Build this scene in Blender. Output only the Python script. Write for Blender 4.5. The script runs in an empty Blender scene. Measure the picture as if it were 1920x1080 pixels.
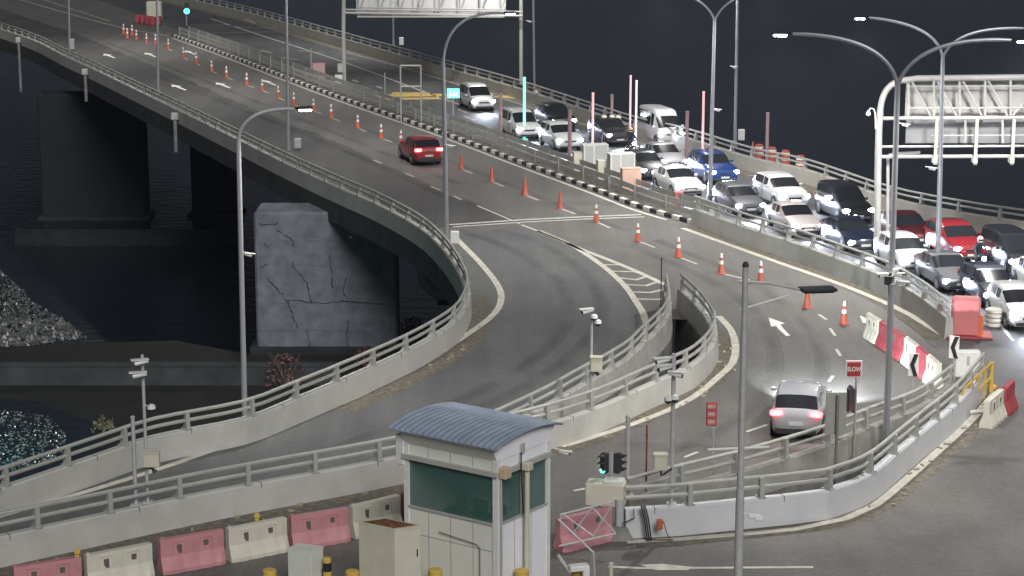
import bpy, math, random
from mathutils import Vector, Matrix
from mathutils.geometry import tessellate_polygon
random.seed(7)
S = bpy.context.scene
PI = math.pi
R = math.radians
# ---------------------------------------------------------------- camera
CH, CP, CF = 20.5, 12.2, 4000.0
cd = bpy.data.cameras.new('camera'); cam = bpy.data.objects.new('camera', cd); S.collection.objects.link(cam)
cd.sensor_width = 36; cd.lens = 36*CF/1920; cd.clip_end = 4000; cd.clip_start = .5
cam.location = (0, 0, CH); cam.rotation_euler = (R(90-CP), 0, 0)
S.camera = cam
# ---------------------------------------------------------------- world and sky glow
w = bpy.data.worlds.new('World'); S.world = w; w.use_nodes = True
nt = w.node_tree; bg = nt.nodes['Background']
tc = nt.nodes.new('ShaderNodeTexCoord'); sp = nt.nodes.new('ShaderNodeSeparateXYZ'); cr = nt.nodes.new('ShaderNodeValToRGB')
nt.links.new(tc.outputs['Generated'], sp.inputs[0]); nt.links.new(sp.outputs['Z'], cr.inputs[0]); nt.links.new(cr.outputs[0], bg.inputs[0])
cr.color_ramp.elements[0].color = (.85, .95, 1.25, 1); cr.color_ramp.elements[1].color = (.55, .62, .8, 1); cr.color_ramp.elements[1].position = .5
bg.inputs[1].default_value = .05
sl = bpy.data.lights.new('night_glow', 'SUN'); sl.energy = 2.1; sl.angle = R(25); sl.color = (1, .985, .965)
so = bpy.data.objects.new('night_glow', sl); S.collection.objects.link(so)
so.rotation_euler = Vector((-.22, .93, -.65)).to_track_quat('-Z', 'Y').to_euler()
S.view_settings.view_transform = 'Standard'; S.view_settings.look = 'None'; S.view_settings.exposure = 0; S.view_settings.gamma = 1
S.cycles.use_denoising = True; S.cycles.max_bounces = 5; S.cycles.diffuse_bounces = 2; S.cycles.glossy_bounces = 3
S.cycles.sample_clamp_indirect = 4
# ---------------------------------------------------------------- pixel of the photograph -> point on a level plane
cpR, spR = math.cos(R(CP)), math.sin(R(CP))
def U(px, py, z=0.0):
    dx, dy = (px-960)/CF, (540-py)/CF
    d = Vector((dx, cpR + dy*spR, -spR + dy*cpR))
    t = (z-CH)/d.z
    return Vector((d.x*t, d.y*t, z))
def US(pts, z=0.0): return [U(p[0], p[1], z).to_2d() for p in pts]
def HT(base, py):
    """height above base point that shows at row py"""
    a = math.atan((540-py)/CF) - R(CP)
    return CH + base.y*math.tan(a)
# ---------------------------------------------------------------- materials
MC = {}
def mat(name, col, rough=.6, metal=0, var=.12, sc=3.0, bump=0, emit=None, es=0, spec=.5, coat=0, sc2=None, dirt=None, streak=None):
    if name in MC: return MC[name]
    m = bpy.data.materials.new(name); m.use_nodes = True; n = m.node_tree; b = n.nodes['Principled BSDF']
    b.inputs['Roughness'].default_value = rough; b.inputs['Metallic'].default_value = metal
    b.inputs['Specular IOR Level'].default_value = spec; b.inputs['Coat Weight'].default_value = coat
    if var > 0:
        t = n.nodes.new('ShaderNodeTexCoord'); no = n.nodes.new('ShaderNodeTexNoise'); no.inputs['Scale'].default_value = sc; no.inputs['Detail'].default_value = 8
        no.inputs['Roughness'].default_value = .62
        n.links.new(t.outputs['Object'], no.inputs['Vector'])
        r = n.nodes.new('ShaderNodeValToRGB'); e = r.color_ramp.elements
        e[0].position = .3; e[1].position = .7
        e[0].color = (*[c*(1-var) for c in col], 1); e[1].color = (*[min(1, c*(1+var)) for c in col], 1)
        n.links.new(no.outputs['Fac'], r.inputs[0]); out = r.outputs[0]
        if sc2:
            n2 = n.nodes.new('ShaderNodeTexNoise'); n2.inputs['Scale'].default_value = sc2; n2.inputs['Detail'].default_value = 6
            if streak:
                mp = n.nodes.new('ShaderNodeMapping'); mp.inputs['Scale'].default_value = (1, 1, streak); n.links.new(t.outputs['Object'], mp.inputs[0]); n.links.new(mp.outputs[0], n2.inputs['Vector'])
            else: n.links.new(t.outputs['Object'], n2.inputs['Vector'])
            r2 = n.nodes.new('ShaderNodeValToRGB'); r2.color_ramp.elements[0].position = .42; r2.color_ramp.elements[1].position = .62
            dc = dirt or [c*.7 for c in col]
            r2.color_ramp.elements[0].color = (1, 1, 1, 1); r2.color_ramp.elements[1].color = (*[a/max(b_, .001) for a, b_ in zip(dc, col)], 1)
            mx = n.nodes.new('ShaderNodeMix'); mx.data_type = 'RGBA'; mx.blend_type = 'MULTIPLY'; mx.inputs[0].default_value = 1
            n.links.new(out, mx.inputs[6]); n.links.new(r2.outputs[0], mx.inputs[7]); out = mx.outputs[2]
        n.links.new(out, b.inputs['Base Color'])
        if bump:
            bp = n.nodes.new('ShaderNodeBump'); bp.inputs['Strength'].default_value = bump; bp.inputs['Distance'].default_value = .03
            n.links.new(no.outputs['Fac'], bp.inputs['Height']); n.links.new(bp.outputs[0], b.inputs['Normal'])
    else:
        b.inputs['Base Color'].default_value = (*col, 1)
    if emit:
        b.inputs['Emission Color'].default_value = (*emit, 1); b.inputs['Emission Strength'].default_value = es
    MC[name] = m; return m

def road_mat(name, col, dark, streak=.35):
    """asphalt or concrete with fine aggregate, broad blotches, tar patches and polished wheel tracks"""
    if name in MC: return MC[name]
    m = bpy.data.materials.new(name); m.use_nodes = True; n = m.node_tree; b = n.nodes['Principled BSDF']; L = n.links.new
    b.inputs['Roughness'].default_value = .75
    t = n.nodes.new('ShaderNodeTexCoord')
    def noise(scale, detail, vec=None, rough=.6):
        x = n.nodes.new('ShaderNodeTexNoise'); x.inputs['Scale'].default_value = scale; x.inputs['Detail'].default_value = detail; x.inputs['Roughness'].default_value = rough
        L(vec or t.outputs['Object'], x.inputs['Vector']); return x.outputs['Fac']
    mp = n.nodes.new('ShaderNodeMapping'); mp.inputs['Rotation'].default_value = (0, 0, R(21)); mp.inputs['Scale'].default_value = (1, .05, 1)
    L(t.outputs['Object'], mp.inputs[0])
    def ramp(src, a, b_, ca, cb):
        r = n.nodes.new('ShaderNodeValToRGB'); r.color_ramp.elements[0].position = a; r.color_ramp.elements[1].position = b_
        r.color_ramp.elements[0].color = (*ca, 1); r.color_ramp.elements[1].color = (*cb, 1); L(src, r.inputs[0]); return r.outputs[0]
    def mul(x, y, f=1.0):
        k = n.nodes.new('ShaderNodeMix'); k.data_type = 'RGBA'; k.blend_type = 'MULTIPLY'; k.inputs[0].default_value = f
        L(x, k.inputs[6]); L(y, k.inputs[7]); return k.outputs[2]
    c = ramp(noise(.22, 7), .3, .7, dark, col)
    c = mul(c, ramp(noise(5, 6, rough=.75), .3, .7, (.74,)*3, (1.2,)*3))
    c = mul(c, ramp(noise(.9, 5, mp.outputs[0]), .35, .65, (.78,)*3, (1.1,)*3), streak*2)
    c = mul(c, ramp(noise(60, 2), .35, .65, (.8,)*3, (1.2,)*3), .8)
    L(c, b.inputs['Base Color'])
    bp = n.nodes.new('ShaderNodeBump'); bp.inputs['Strength'].default_value = .25; bp.inputs['Distance'].default_value = .01
    L(noise(50, 3), bp.inputs['Height']); L(bp.outputs[0], b.inputs['Normal'])
    MC[name] = m; return m

M_deck = road_mat('deck_concrete', (.163, .156, .146), (.122, .117, .11), .35)
M_ramp = road_mat('ramp_asphalt', (.15, .15, .15), (.105, .106, .108), .4)
M_lane = road_mat('bus_lane_asphalt', (.095, .092, .09), (.062, .061, .06), .45)
M_jam = road_mat('queue_asphalt', (.098, .099, .102), (.066, .067, .07), .45)
M_fore = road_mat('apron_asphalt', (.17, .163, .15), (.098, .095, .09), .15)
M_dirt = mat('shoulder_grit', (.17, .15, .12), .95, var=.5, sc=4, sc2=1.3, dirt=(.09, .08, .06), bump=.6)
M_line = mat('line_paint', (.68, .65, .56), .7, var=.22, sc=2.5, sc2=5, dirt=(.42, .4, .35))
M_lineb = mat('bright_line_paint', (.8, .78, .72), .7, var=.1, sc=5)
M_yline = mat('yellow_line_paint', (.5, .36, .1), .7, var=.35, sc=2)
M_conc = mat('parapet_concrete', (.5, .5, .475), .85, var=.12, sc=.8, sc2=2.4, dirt=(.36, .35, .31), streak=.18)
M_conc2 = mat('painted_parapet', (.62, .625, .645), .8, var=.07, sc=.8, sc2=1.8, dirt=(.46, .465, .47), streak=.2)
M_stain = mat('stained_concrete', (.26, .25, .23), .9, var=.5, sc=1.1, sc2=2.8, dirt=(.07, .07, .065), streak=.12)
M_cap = mat('cap_concrete', (.5, .49, .45), .85, var=.25, sc=3)
M_pier = mat('pier_concrete', (.19, .205, .235), .9, var=.35, sc=1.2, sc2=2.2, dirt=(.11, .12, .14), bump=.2, streak=.25)
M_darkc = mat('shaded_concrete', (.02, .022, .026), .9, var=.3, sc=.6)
M_rail = mat('rail_grey', (.47, .47, .44), .5, metal=.2, var=.12, sc=2, sc2=7, dirt=(.34, .34, .31))
M_galv = mat('galvanised', (.48, .48, .49), .4, metal=.15, var=.12, sc=4)
M_pole = mat('pole_grey', (.38, .39, .42), .38, metal=.5, var=.08, sc=3)
M_white = mat('white_metal', (.72, .72, .7), .45, var=.07, sc=5)
M_cream = mat('cream_cabinet', (.62, .6, .5), .6, var=.08, sc=2, sc2=3, dirt=(.5, .47, .36))
M_grey = mat('grey_cabinet', (.42, .42, .4), .6, var=.08, sc=3)
M_black = mat('black_rubber', (.02, .02, .022), .6, var=0)
M_kblack = mat('kerb_black', (.035, .035, .04), .8, var=.2)
M_kwhite = mat('kerb_white', (.7, .69, .64), .8, var=.2, sc=3)
M_dark = mat('dark_plastic', (.03, .032, .035), .5, var=0)
M_orange = mat('cone_orange', (.46, .11, .065), .6, var=.15, sc=6)
M_refl = mat('reflective_sleeve', (.8, .8, .78), .4, var=.1, sc=8)
M_pink = mat('pink_plastic', (.55, .29, .31), .6, var=.12, sc=2, sc2=4, dirt=(.42, .14, .16))
M_red = mat('red_plastic', (.34, .06, .075), .6, var=.15, sc=2)
M_wpl = mat('white_plastic', (.64, .62, .54), .6, var=.08, sc=2, sc2=3.5, dirt=(.5, .47, .38))
M_yel = mat('yellow_paint', (.62, .42, .08), .55, var=.15, sc=4)
M_rust = mat('rust', (.2, .075, .03), .95, var=.6, sc=8)
M_glass = mat('car_glass', (.018, .02, .024), .12, var=0, spec=.8)
M_head = mat('headlight_on', (1, 1, 1), .3, var=0, emit=(.78, .84, 1), es=110)
M_tail = mat('taillight_on', (.5, .02, .02), .3, var=0, emit=(1, .05, .06), es=14)
M_tailq = mat('taillight_unlit', (.3, .01, .01), .25, var=0)
M_tailoff = mat('taillight_core', (.5, .02, .02), .3, var=0, emit=(1, .62, .55), es=16)
M_lamp = mat('lamp_lens', (1, 1, 1), .3, var=0, emit=(.9, .93, 1), es=60)
M_teal = mat('green_signal', (.1, .8, .7), .3, var=0, emit=(.12, .9, .78), es=5)
M_plate = mat('number_plate', (.6, .6, .58), .5, var=0)
M_chrome = mat('trim_chrome', (.5, .5, .52), .25, metal=.9, var=0)
M_signred = mat('sign_red', (.42, .045, .04), .5, var=.1, sc=9)
# ---------------------------------------------------------------- mesh builder
class MB:
    def __init__(s): s.v = []; s.f = []; s.m = []; s.mi = 0
    def add(s, vs, fs):
        o = len(s.v); s.v += [Vector(v) for v in vs]; s.f += [[i+o for i in f] for f in fs]; s.m += [s.mi]*len(fs); return s
    def box(s, c, d, rz=0, tilt=None):
        x, y, z = d[0]/2, d[1]/2, d[2]/2
        vs = [Vector((a*x, b*y, e*z)) for e in (-1, 1) for b in (-1, 1) for a in (-1, 1)]
        M = Matrix.Rotation(rz, 3, 'Z')
        if tilt: M = M @ Matrix.Rotation(tilt[0], 3, tilt[1])
        c = Vector(c)
        return s.add([M@v+c for v in vs], [(0, 2, 3, 1), (4, 5, 7, 6), (0, 1, 5, 4), (2, 6, 7, 3), (0, 4, 6, 2), (1, 3, 7, 5)])
    def bbox(s, c, d, b=.02, rz=0):
        """box with chamfered vertical and top edges"""
        x, y, z = d[0]/2, d[1]/2, d[2]/2; M = Matrix.Rotation(rz, 3, 'Z'); c = Vector(c)
        def ring(i, zz): return [(x-i, -y+b, zz), (x-i, y-b, zz), (x-b, y-i, zz), (-x+b, y-i, zz), (-x+i, y-b, zz), (-x+i, -y+b, zz), (-x+b, -y+i, zz), (x-b, -y+i, zz)]
        def ins(zz): return [(px*(1-b/x), py*(1-b/y), zz) for px, py, _ in ring(0, zz)]
        vs = ins(-z) + ring(0, -z+b) + ring(0, z-b) + ins(z)
        fs = [tuple(reversed(range(8))), tuple(range(24, 32))]
        for k in range(3):
            for i in range(8): fs.append((k*8+i, k*8+(i+1) % 8, k*8+8+(i+1) % 8, k*8+8+i))
        return s.add([M@Vector(v)+c for v in vs], fs)
    def tube(s, path, r, n=8, cap=True):
        P = [Vector(p) for p in path]; k = len(P); rr = r if isinstance(r, (list, tuple)) else [r]*k
        vs = []; prev = None
        for i, p in enumerate(P):
            d = (P[min(i+1, k-1)]-P[max(i-1, 0)]).normalized()
            a = prev - d*prev.dot(d) if prev else d.cross(Vector((0, 0, 1)) if abs(d.z) < .9 else Vector((1, 0, 0)))
            a.normalize(); prev = a; b = d.cross(a)
            vs += [p + (a*math.cos(2*PI*j/n)+b*math.sin(2*PI*j/n))*rr[i] for j in range(n)]
        fs = [(i*n+j, i*n+(j+1) % n, (i+1)*n+(j+1) % n, (i+1)*n+j) for i in range(k-1) for j in range(n)]
        if cap: fs += [tuple(reversed(range(n))), tuple(range((k-1)*n, k*n))]
        return s.add(vs, fs)
    def lathe(s, prof, c=(0, 0, 0), n=14, axis='Z'):
        c = Vector(c); vs = []
        for r, z in prof:
            for j in range(n):
                a = 2*PI*j/n; q = Vector((r*math.cos(a), r*math.sin(a), z))
                if axis == 'Y': q = Vector((q.x, q.z, q.y))
                if axis == 'X': q = Vector((q.z, q.x, q.y))
                vs.append(q+c)
        k = len(prof)
        fs = [(i*n+j, i*n+(j+1) % n, (i+1)*n+(j+1) % n, (i+1)*n+j) for i in range(k-1) for j in range(n)]
        fs += [tuple(reversed(range(n))), tuple(range((k-1)*n, k*n))]
        return s.add(vs, fs)
    def prism(s, poly, z0, z1):
        n = len(poly); vs = [(p[0], p[1], z0) for p in poly]+[(p[0], p[1], z1) for p in poly]
        return s.add(vs, [tuple(reversed(range(n))), tuple(range(n, 2*n))]+[(i, (i+1) % n, n+(i+1) % n, n+i) for i in range(n)])
    def extr(s, poly, d):
        """polygon of 3D points pushed along d"""
        n = len(poly); P = [Vector(p) for p in poly]; d = Vector(d)
        return s.add(P+[p+d for p in P], [tuple(reversed(range(n))), tuple(range(n, 2*n))]+[(i, (i+1) % n, n+(i+1) % n, n+i) for i in range(n)])
    def sheet(s, polys, z):
        """flat sheet at z: outline then holes (XY)"""
        L = [[Vector((p[0], p[1], 0)) for p in q] for q in polys]
        flat = [Vector((p.x, p.y, z)) for q in L for p in q]; tris = tessellate_polygon(L); fs = []
        for t in tris:
            a, b, c = [flat[i] for i in t]
            fs.append(tuple(t) if (b-a).cross(c-a).z > 0 else tuple(reversed(t)))
        return s.add(flat, fs)
    def strip(s, path, wid, z, off=0):
        """flat ribbon along an XY path"""
        A = offset(path, off-wid/2); B = offset(path, off+wid/2); n = len(path)
        vs = [(p[0], p[1], z) for p in A]+[(p[0], p[1], z) for p in B]
        return s.add(vs, [(i, n+i, n+i+1, i+1) if False else (i, i+1, n+i+1, n+i) for i in range(n-1)])
    def ribbon(s, path, sec, close=True):
        """profile (offset, z) swept along an XY path"""
        k = len(sec); n = len(path); O = [offset(path, o) for o, z in sec]; vs = []
        for i in range(n):
            for j in range(k): vs.append((O[j][i][0], O[j][i][1], sec[j][1]))
        fs = [(i*k+j, (i+1)*k+j, (i+1)*k+(j+1) % k, i*k+(j+1) % k) for i in range(n-1) for j in range(k if close else k-1)]
        if close: fs += [tuple(range(k)), tuple(reversed(range((n-1)*k, n*k)))]
        return s.add(vs, fs)
    def build(s, name, mats, parent=None, smooth=False, kind=None, bev=0):
        me = bpy.data.meshes.new(name); org = Vector((0, 0, 0))
        if parent is not None and parent.get('w'):
            org = Vector(parent['w'])
        me.from_pydata([v-org for v in s.v], [], s.f)
        if not isinstance(mats, (list, tuple)): mats = [mats]
        for m in mats:
            if m: me.materials.append(m)
        if len(mats) > 1:
            for p, i in zip(me.polygons, s.m): p.material_index = i
        me.validate(); me.update()
        import bmesh
        bm = bmesh.new(); bm.from_mesh(me)
        if kind != 'flat': bmesh.ops.recalc_face_normals(bm, faces=bm.faces)
        bm.to_mesh(me); bm.free()
        if smooth:
            for p in me.polygons: p.use_smooth = True
            me.set_sharp_from_angle(angle=R(38))
        o = bpy.data.objects.new(name, me); S.collection.objects.link(o)
        if bev:
            b = o.modifiers.new('bevel', 'BEVEL'); b.width = bev; b.segments = 2
        if parent is not None: o.parent = parent
        return o
def offset(path, d):
    P = [Vector((p[0], p[1])) for p in path]; out = []
    for i in range(len(P)):
        a = (P[i]-P[max(i-1, 0)]); b = (P[min(i+1, len(P)-1)]-P[i])
        a = a.normalized() if a.length > 1e-6 else b.normalized(); b = b.normalized() if b.length > 1e-6 else a
        t = (a+b).normalized(); nrm = Vector((-t.y, t.x)); k = max(.6, nrm.dot(Vector((-a.y, a.x))))
        out.append(P[i]+nrm*d/k)
    return out
def smooth_path(P, step=1.0):
    """Catmull-Rom through XY points, resampled"""
    P = [Vector((p[0], p[1])) for p in P]; Q = [2*P[0]-P[1]]+P+[2*P[-1]-P[-2]]; out = []
    for i in range(1, len(Q)-2):
        p0, p1, p2, p3 = Q[i-1:i+3]; n = max(1, int((p2-p1).length/step))
        for j in range(n):
            t = j/n
            out.append(.5*((2*p1)+(p2-p0)*t+(2*p0-5*p1+4*p2-p3)*t*t+(3*p1-p0-3*p2+p3)*t**3))
    out.append(P[-1]); return out
def walk(path, step, start=0.0):
    """points and headings every step metres"""
    out = []; d = start
    for a, b in zip(path, path[1:]):
        L = (b-a).length
        while d <= L:
            t = (b-a).normalized(); out.append((a+t*d, math.atan2(t.y, t.x))); d += step
        d -= L
    return out
def tag(o, label=None, cat=None, group=None, kind=None):
    if label: o['label'] = label
    if cat: o['category'] = cat
    if group: o['group'] = group
    if kind: o['kind'] = kind
    return o
def thing(name, label, cat, loc=(0, 0, 0), rz=0, group=None, world=False):
    o = bpy.data.objects.new(name, None); S.collection.objects.link(o); o.location = loc; o.rotation_euler = (0, 0, rz); o.empty_display_size = .2
    if world: o['w'] = list(loc)
    return tag(o, label, cat, group)
def copy_tree(o, parent=None):
    c = o.copy(); S.collection.objects.link(c); c.parent = parent
    for ch in [x for x in o.children]: copy_tree(ch, c)
    return c
def structure(name, mb, m, z=None): return tag(mb.build(name, m), kind='structure')
ORD = 'first second third fourth fifth sixth seventh eighth ninth tenth eleventh twelfth thirteenth fourteenth fifteenth sixteenth seventeenth eighteenth nineteenth twentieth'.split()
def text_mesh(txt, size, m, parent, name='lettering', loc=(0, 0, 0), rot=(R(90), 0, 0), sx=1.0, bold=0.0):
    cu = bpy.data.curves.new(name, 'FONT'); cu.body = txt; cu.size = size; cu.align_x = 'CENTER'; cu.align_y = 'CENTER'; cu.extrude = .004; cu.offset = bold
    t = bpy.data.objects.new(name, cu); S.collection.objects.link(t)
    dg = bpy.context.evaluated_depsgraph_get(); me = bpy.data.meshes.new_from_object(t.evaluated_get(dg))
    bpy.data.objects.remove(t); me.materials.clear(); me.materials.append(m)
    o = bpy.data.objects.new(name, me); S.collection.objects.link(o); o.parent = parent; o.location = loc; o.rotation_euler = rot; o.scale = (sx, 1, 1)
    return o
# ================================================================ traced lines of the place
B1 = smooth_path(US([(-330, -50), (0, 42), (130, 95), (297, 172), (430, 235), (545, 290), (640, 332), (700, 357), (760, 387), (800, 412), (832, 442), (855, 472), (870, 500), (876, 522), (870, 547), (850, 575), (800, 607), (740, 637), (640, 680), (550, 716), (455, 751), (290, 783), (180, 818), (0, 877), (-250, 950)], 1.5), .8)
B2 = smooth_path(US([(1249, 515), (1253, 547), (1243, 575), (1203, 613), (1167, 645), (1073, 697), (1023, 725), (940, 764), (905, 778)], 1.55), .7)
B3 = smooth_path(US([(1277, 513), (1313, 547), (1338, 585), (1333, 615), (1303, 646), (1273, 662), (1203, 692), (1140, 720), (1060, 748), (940, 779), (893, 788), (735, 820), (640, 838), (502, 862), (350, 890), (180, 925), (0, 962), (-250, 1015)], 1.55), .7)
B4 = smooth_path(US([(1786, 684), (1732, 724), (1683, 745), (1627, 765), (1547, 797), (1473, 820), (1373, 848), (1280, 870), (1175, 897)], 1.55), .7)
B5 = smooth_path(US([(1845, 662), (1793, 720), (1730, 770), (1680, 810), (1640, 842), (1600, 863), (1547, 880), (1470, 889), (1393, 896), (1280, 907), (1172, 913)], 1.55), .7)
B6 = smooth_path(US([(1302, 367), (1397, 400), (1487, 427), (1567, 455), (1660, 489), (1727, 525), (1782, 566)], 1.55), .9)
B7 = smooth_path(US([(200, -45), (423, 3), (503, 22), (650, 62), (827, 110), (973, 150), (1187, 217), (1280, 238), (1413, 277), (1513, 298), (1667, 348), (1800, 375), (1920, 393), (2150, 425)], 1.45), 1.2)
K = smooth_path(US([(322, 68), (430, 107), (533, 147), (640, 187), (827, 252), (973, 307), (1117, 360), (1200, 392), (1308, 424)]), 1.0)      # striped kerb line
KF = smooth_path(US([(-200, -105), (0, -50), (200, 10), (285, 38)]), 1.5)
# ---------------------------------------------------------------- sea, shore and the ground below the viaduct
def noise_nodes(): pass
msea = bpy.data.materials.new('sea_water'); msea.use_nodes = True; n = msea.node_tree; b = n.nodes['Principled BSDF']
b.inputs['Base Color'].default_value = (.012, .017, .024, 1); b.inputs['Roughness'].default_value = .2; b.inputs['Specular IOR Level'].default_value = .3
t = n.nodes.new('ShaderNodeTexCoord'); a1 = n.nodes.new('ShaderNodeTexNoise'); a1.inputs['Scale'].default_value = .9; a1.inputs['Detail'].default_value = 6
bp = n.nodes.new('ShaderNodeBump'); bp.inputs['Strength'].default_value = .4; bp.inputs['Distance'].default_value = .2
n.links.new(t.outputs['Object'], a1.inputs['Vector']); n.links.new(a1.outputs['Fac'], bp.inputs['Height']); n.links.new(bp.outputs[0], b.inputs['Normal'])
m = MB(); m.box((0, 1300, -14.2), (4000, 3400, 1)); structure('sea', m, msea)
M_bank = mat('bank_mud', (.012, .012, .011), .9, var=.5, sc=.5, sc2=2, bump=.8)
m = MB()
bank = US([(-700, 640), (-60, 655), (150, 645), (330, 640), (480, 668), (745, 668), (900, 600), (1000, 500), (1600, 900), (2400, 1500), (-900, 1500)], -9)
m.prism(bank, -14.4, -8.95); structure('river_bank', m, M_bank)
def low_wall(px0, px1, py, h, name, label, mt, th=.5, z=-9):
    a, b_ = U(px0, py, z), U(px1, py, z); t = thing(name, label, 'wall', ((a+b_)/2), world=True)
    m = MB(); m.ribbon([a.to_2d(), b_.to_2d()], [(-th/2, z), (th/2, z), (th/2, z+h), (-th/2, z+h)]); m.build('wall_body', mt, t)
    m = MB(); m.ribbon([a.to_2d(), b_.to_2d()], [(-th/2-.06, z+h), (th/2+.06, z+h), (th/2+.06, z+h+.12), (-th/2-.06, z+h+.12)]); m.build('coping', mt, t)
    return t
M_sea1 = mat('river_wall_stone', (.05, .056, .06), .9, var=.4, sc=.7, sc2=2.5)
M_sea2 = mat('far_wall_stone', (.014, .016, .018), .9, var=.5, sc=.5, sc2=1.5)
low_wall(-300, 640, 722, 1.1, 'river_wall', 'low grey concrete wall along the mud bank at lower left, below the curved ramp', M_sea1)
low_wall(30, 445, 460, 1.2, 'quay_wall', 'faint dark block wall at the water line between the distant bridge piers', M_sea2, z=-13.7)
# piers
def pier(px0, px1, pyb, pyt, mt, label, deep=3.0, z=-9, cracks=False, skew=0):
    a, b_ = U(px0, pyb, z), U(px1, pyb, z); c = (a+b_)/2; h = HT(a, pyt)-z
    t = thing('bridge_pier', label, 'pier', c, group='concrete piers under the viaduct', world=True)
    W = (b_-a).length
    m = MB(); m.bbox((c.x, c.y+deep/2, z+h/2), (W, deep, h), .12); m.build('shaft', mt, t)
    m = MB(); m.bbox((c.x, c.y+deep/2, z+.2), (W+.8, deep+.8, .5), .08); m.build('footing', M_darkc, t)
    if cracks:
        m = MB(); mm = mat('vine_dark', (.05, .06, .065), .9, var=0)
        for pl in ([(520, 430), (535, 440), (548, 450), (553, 465)], [(547, 490), (553, 505), (565, 517), (577, 535), (582, 560), (583, 568)], [(500, 520), (515, 533), (525, 548), (540, 565), (548, 590), (553, 605), (560, 615)],
                   [(485, 420), (500, 422), (525, 418)], [(495, 455), (508, 470)], [(490, 500), (505, 492)], [(574, 618), (580, 640), (578, 652)], [(618, 480), (622, 510), (624, 545)], [(655, 600), (650, 625), (655, 660)], [(540, 562), (560, 562), (600, 568), (640, 566), (740, 570)], [(650, 520), (645, 545), (652, 565)], [(700, 470), (712, 490), (708, 520)]):
            P = []
            for x, y in pl:
                q = U(x, y, 0); k = (c.y-.03)/q.y; P.append((q.x*k, q.y*k, CH+(q.z-CH)*k))
            Q = []
            for p, q in zip(P, P[1:]):
                p, q = Vector(p), Vector(q)
                for j in range(5): Q.append(p.lerp(q, j/5)+Vector((random.uniform(-.06, .06), 0, random.uniform(-.06, .06))))
            m.tube(Q, [.008+.03*random.random() for _ in Q], 5)
        m.build('crack', mm, t)
        m = MB()
        for k, a_, b_ in ((.17, .02, .9), (.36, .1, .98), (.63, .03, .6), (.8, .2, .97)):
            m.box((c.x-W/2+W*(a_+b_)/2, c.y-.006, z+h*k), (W*(b_-a_), .02, .02))
        m.build('formwork_line', mat('formwork_seam', (.13, .15, .18), .9, var=.4, sc=2), t)
    return t
pier(482, 745, 664, 398, M_pier, 'large pale blue grey pier with dark cracks under the near curve of the viaduct', 3.2, cracks=True)
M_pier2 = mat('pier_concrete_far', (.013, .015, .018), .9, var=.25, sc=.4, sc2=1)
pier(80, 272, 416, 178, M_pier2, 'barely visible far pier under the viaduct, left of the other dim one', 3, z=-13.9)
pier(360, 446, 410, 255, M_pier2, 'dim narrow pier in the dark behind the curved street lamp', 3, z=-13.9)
# ---------------------------------------------------------------- deck
hole1 = [p for p in offset(B2, -.0)][1:-1] + [p for p in reversed(B3[2:]) if p.y > B2[-1].y and True]
i3 = min(range(len(B3)), key=lambda i: (B3[i]-B2[-1]).length)
hole1 = [B2[i] for i in range(2, len(B2)-1)] + [B3[i] for i in range(i3, 2, -1)]
hole2 = [p for p in B4 if p.x < U(1722, 735, 1.5).x] + list(reversed([p for p in B5 if p.x < U(1745, 755, 1.5).x]))[1:]
far = U(-330, -50, 1.5).to_2d()
outer = [p for p in B1] + US([(-400, 1400), (2300, 1400)]) + [Vector((60, 130))] + list(reversed(B7))
m = MB(); m.sheet([outer, hole1, hole2], 0.0); structure('road_deck', m, M_deck)
m = MB()
m.ribbon(B1, [(-.02, -.01), (-.02, -.35), (.9, -.5), (1.5, -1.6), (9, -1.75), (9, -.02)] if False else [(-.16, -.02), (-.16, -.5), (1.0, -.8), (1.6, -1.7), (3.5, -1.8), (3.5, -.02)])
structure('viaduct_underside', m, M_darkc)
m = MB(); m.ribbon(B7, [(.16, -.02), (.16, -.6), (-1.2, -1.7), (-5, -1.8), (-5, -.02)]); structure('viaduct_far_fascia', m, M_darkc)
# surfaces lying on the deck
EL = smooth_path(US([(-200, -70), (0, 15), (133, 60), (247, 107), (353, 150), (433, 187), (547, 233), (633, 267), (700, 298), (827, 357), (867, 373), (967, 412)]), 1.2)   # ragged edge of the dark lane
jag = [p+Vector((random.uniform(-.16, .16), random.uniform(-.3, .3))) for p in EL]
i1 = min(range(len(B1)), key=lambda i: (B1[i]-U(845, 428).to_2d()).length)
m = MB(); m.sheet([jag+list(reversed(offset(B1, .2)[:i1+1]))], .004); structure('bus_lane_surface', m, M_lane)
RE = smooth_path(US([(972, 424), (1005, 433), (1073, 462), (1133, 502), (1172, 538), (1192, 565), (1207, 590), (1213, 620)]), .8)
iB = min(range(len(B2)), key=lambda i: (B2[i]-RE[-1]).length)
i33 = i3
poly = RE + B2[iB+1:-1] + B3[i33+1:] + list(reversed(B1[i1+3:]))
m = MB(); m.sheet([poly], .005); structure('ramp_surface', m, M_ramp)
jam_edge = US([(-150, -90), (200, 5), (300, 42), (345, 62)])+[p for p in offset(K, 2.0)[3:]]+offset(B6, .25)
m = MB(); m.sheet([jam_edge+US([(1820, 640), (2200, 720)])+list(reversed(offset(B7, -.3)))], .004); structure('queue_road_surface', m, M_jam)
f5 = offset(B5, 0.2)
m = MB(); m.sheet([[f for f in f5[5:]]+US([(1150, 1035), (1120, 1040), (1070, 960), (760, 1000), (560, 1065), (0, 1160), (-300, 1210), (-300, 1400), (2300, 1400), (2300, 800), (1900, 690)])], .004); structure('apron_surface', m, M_fore)
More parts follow.
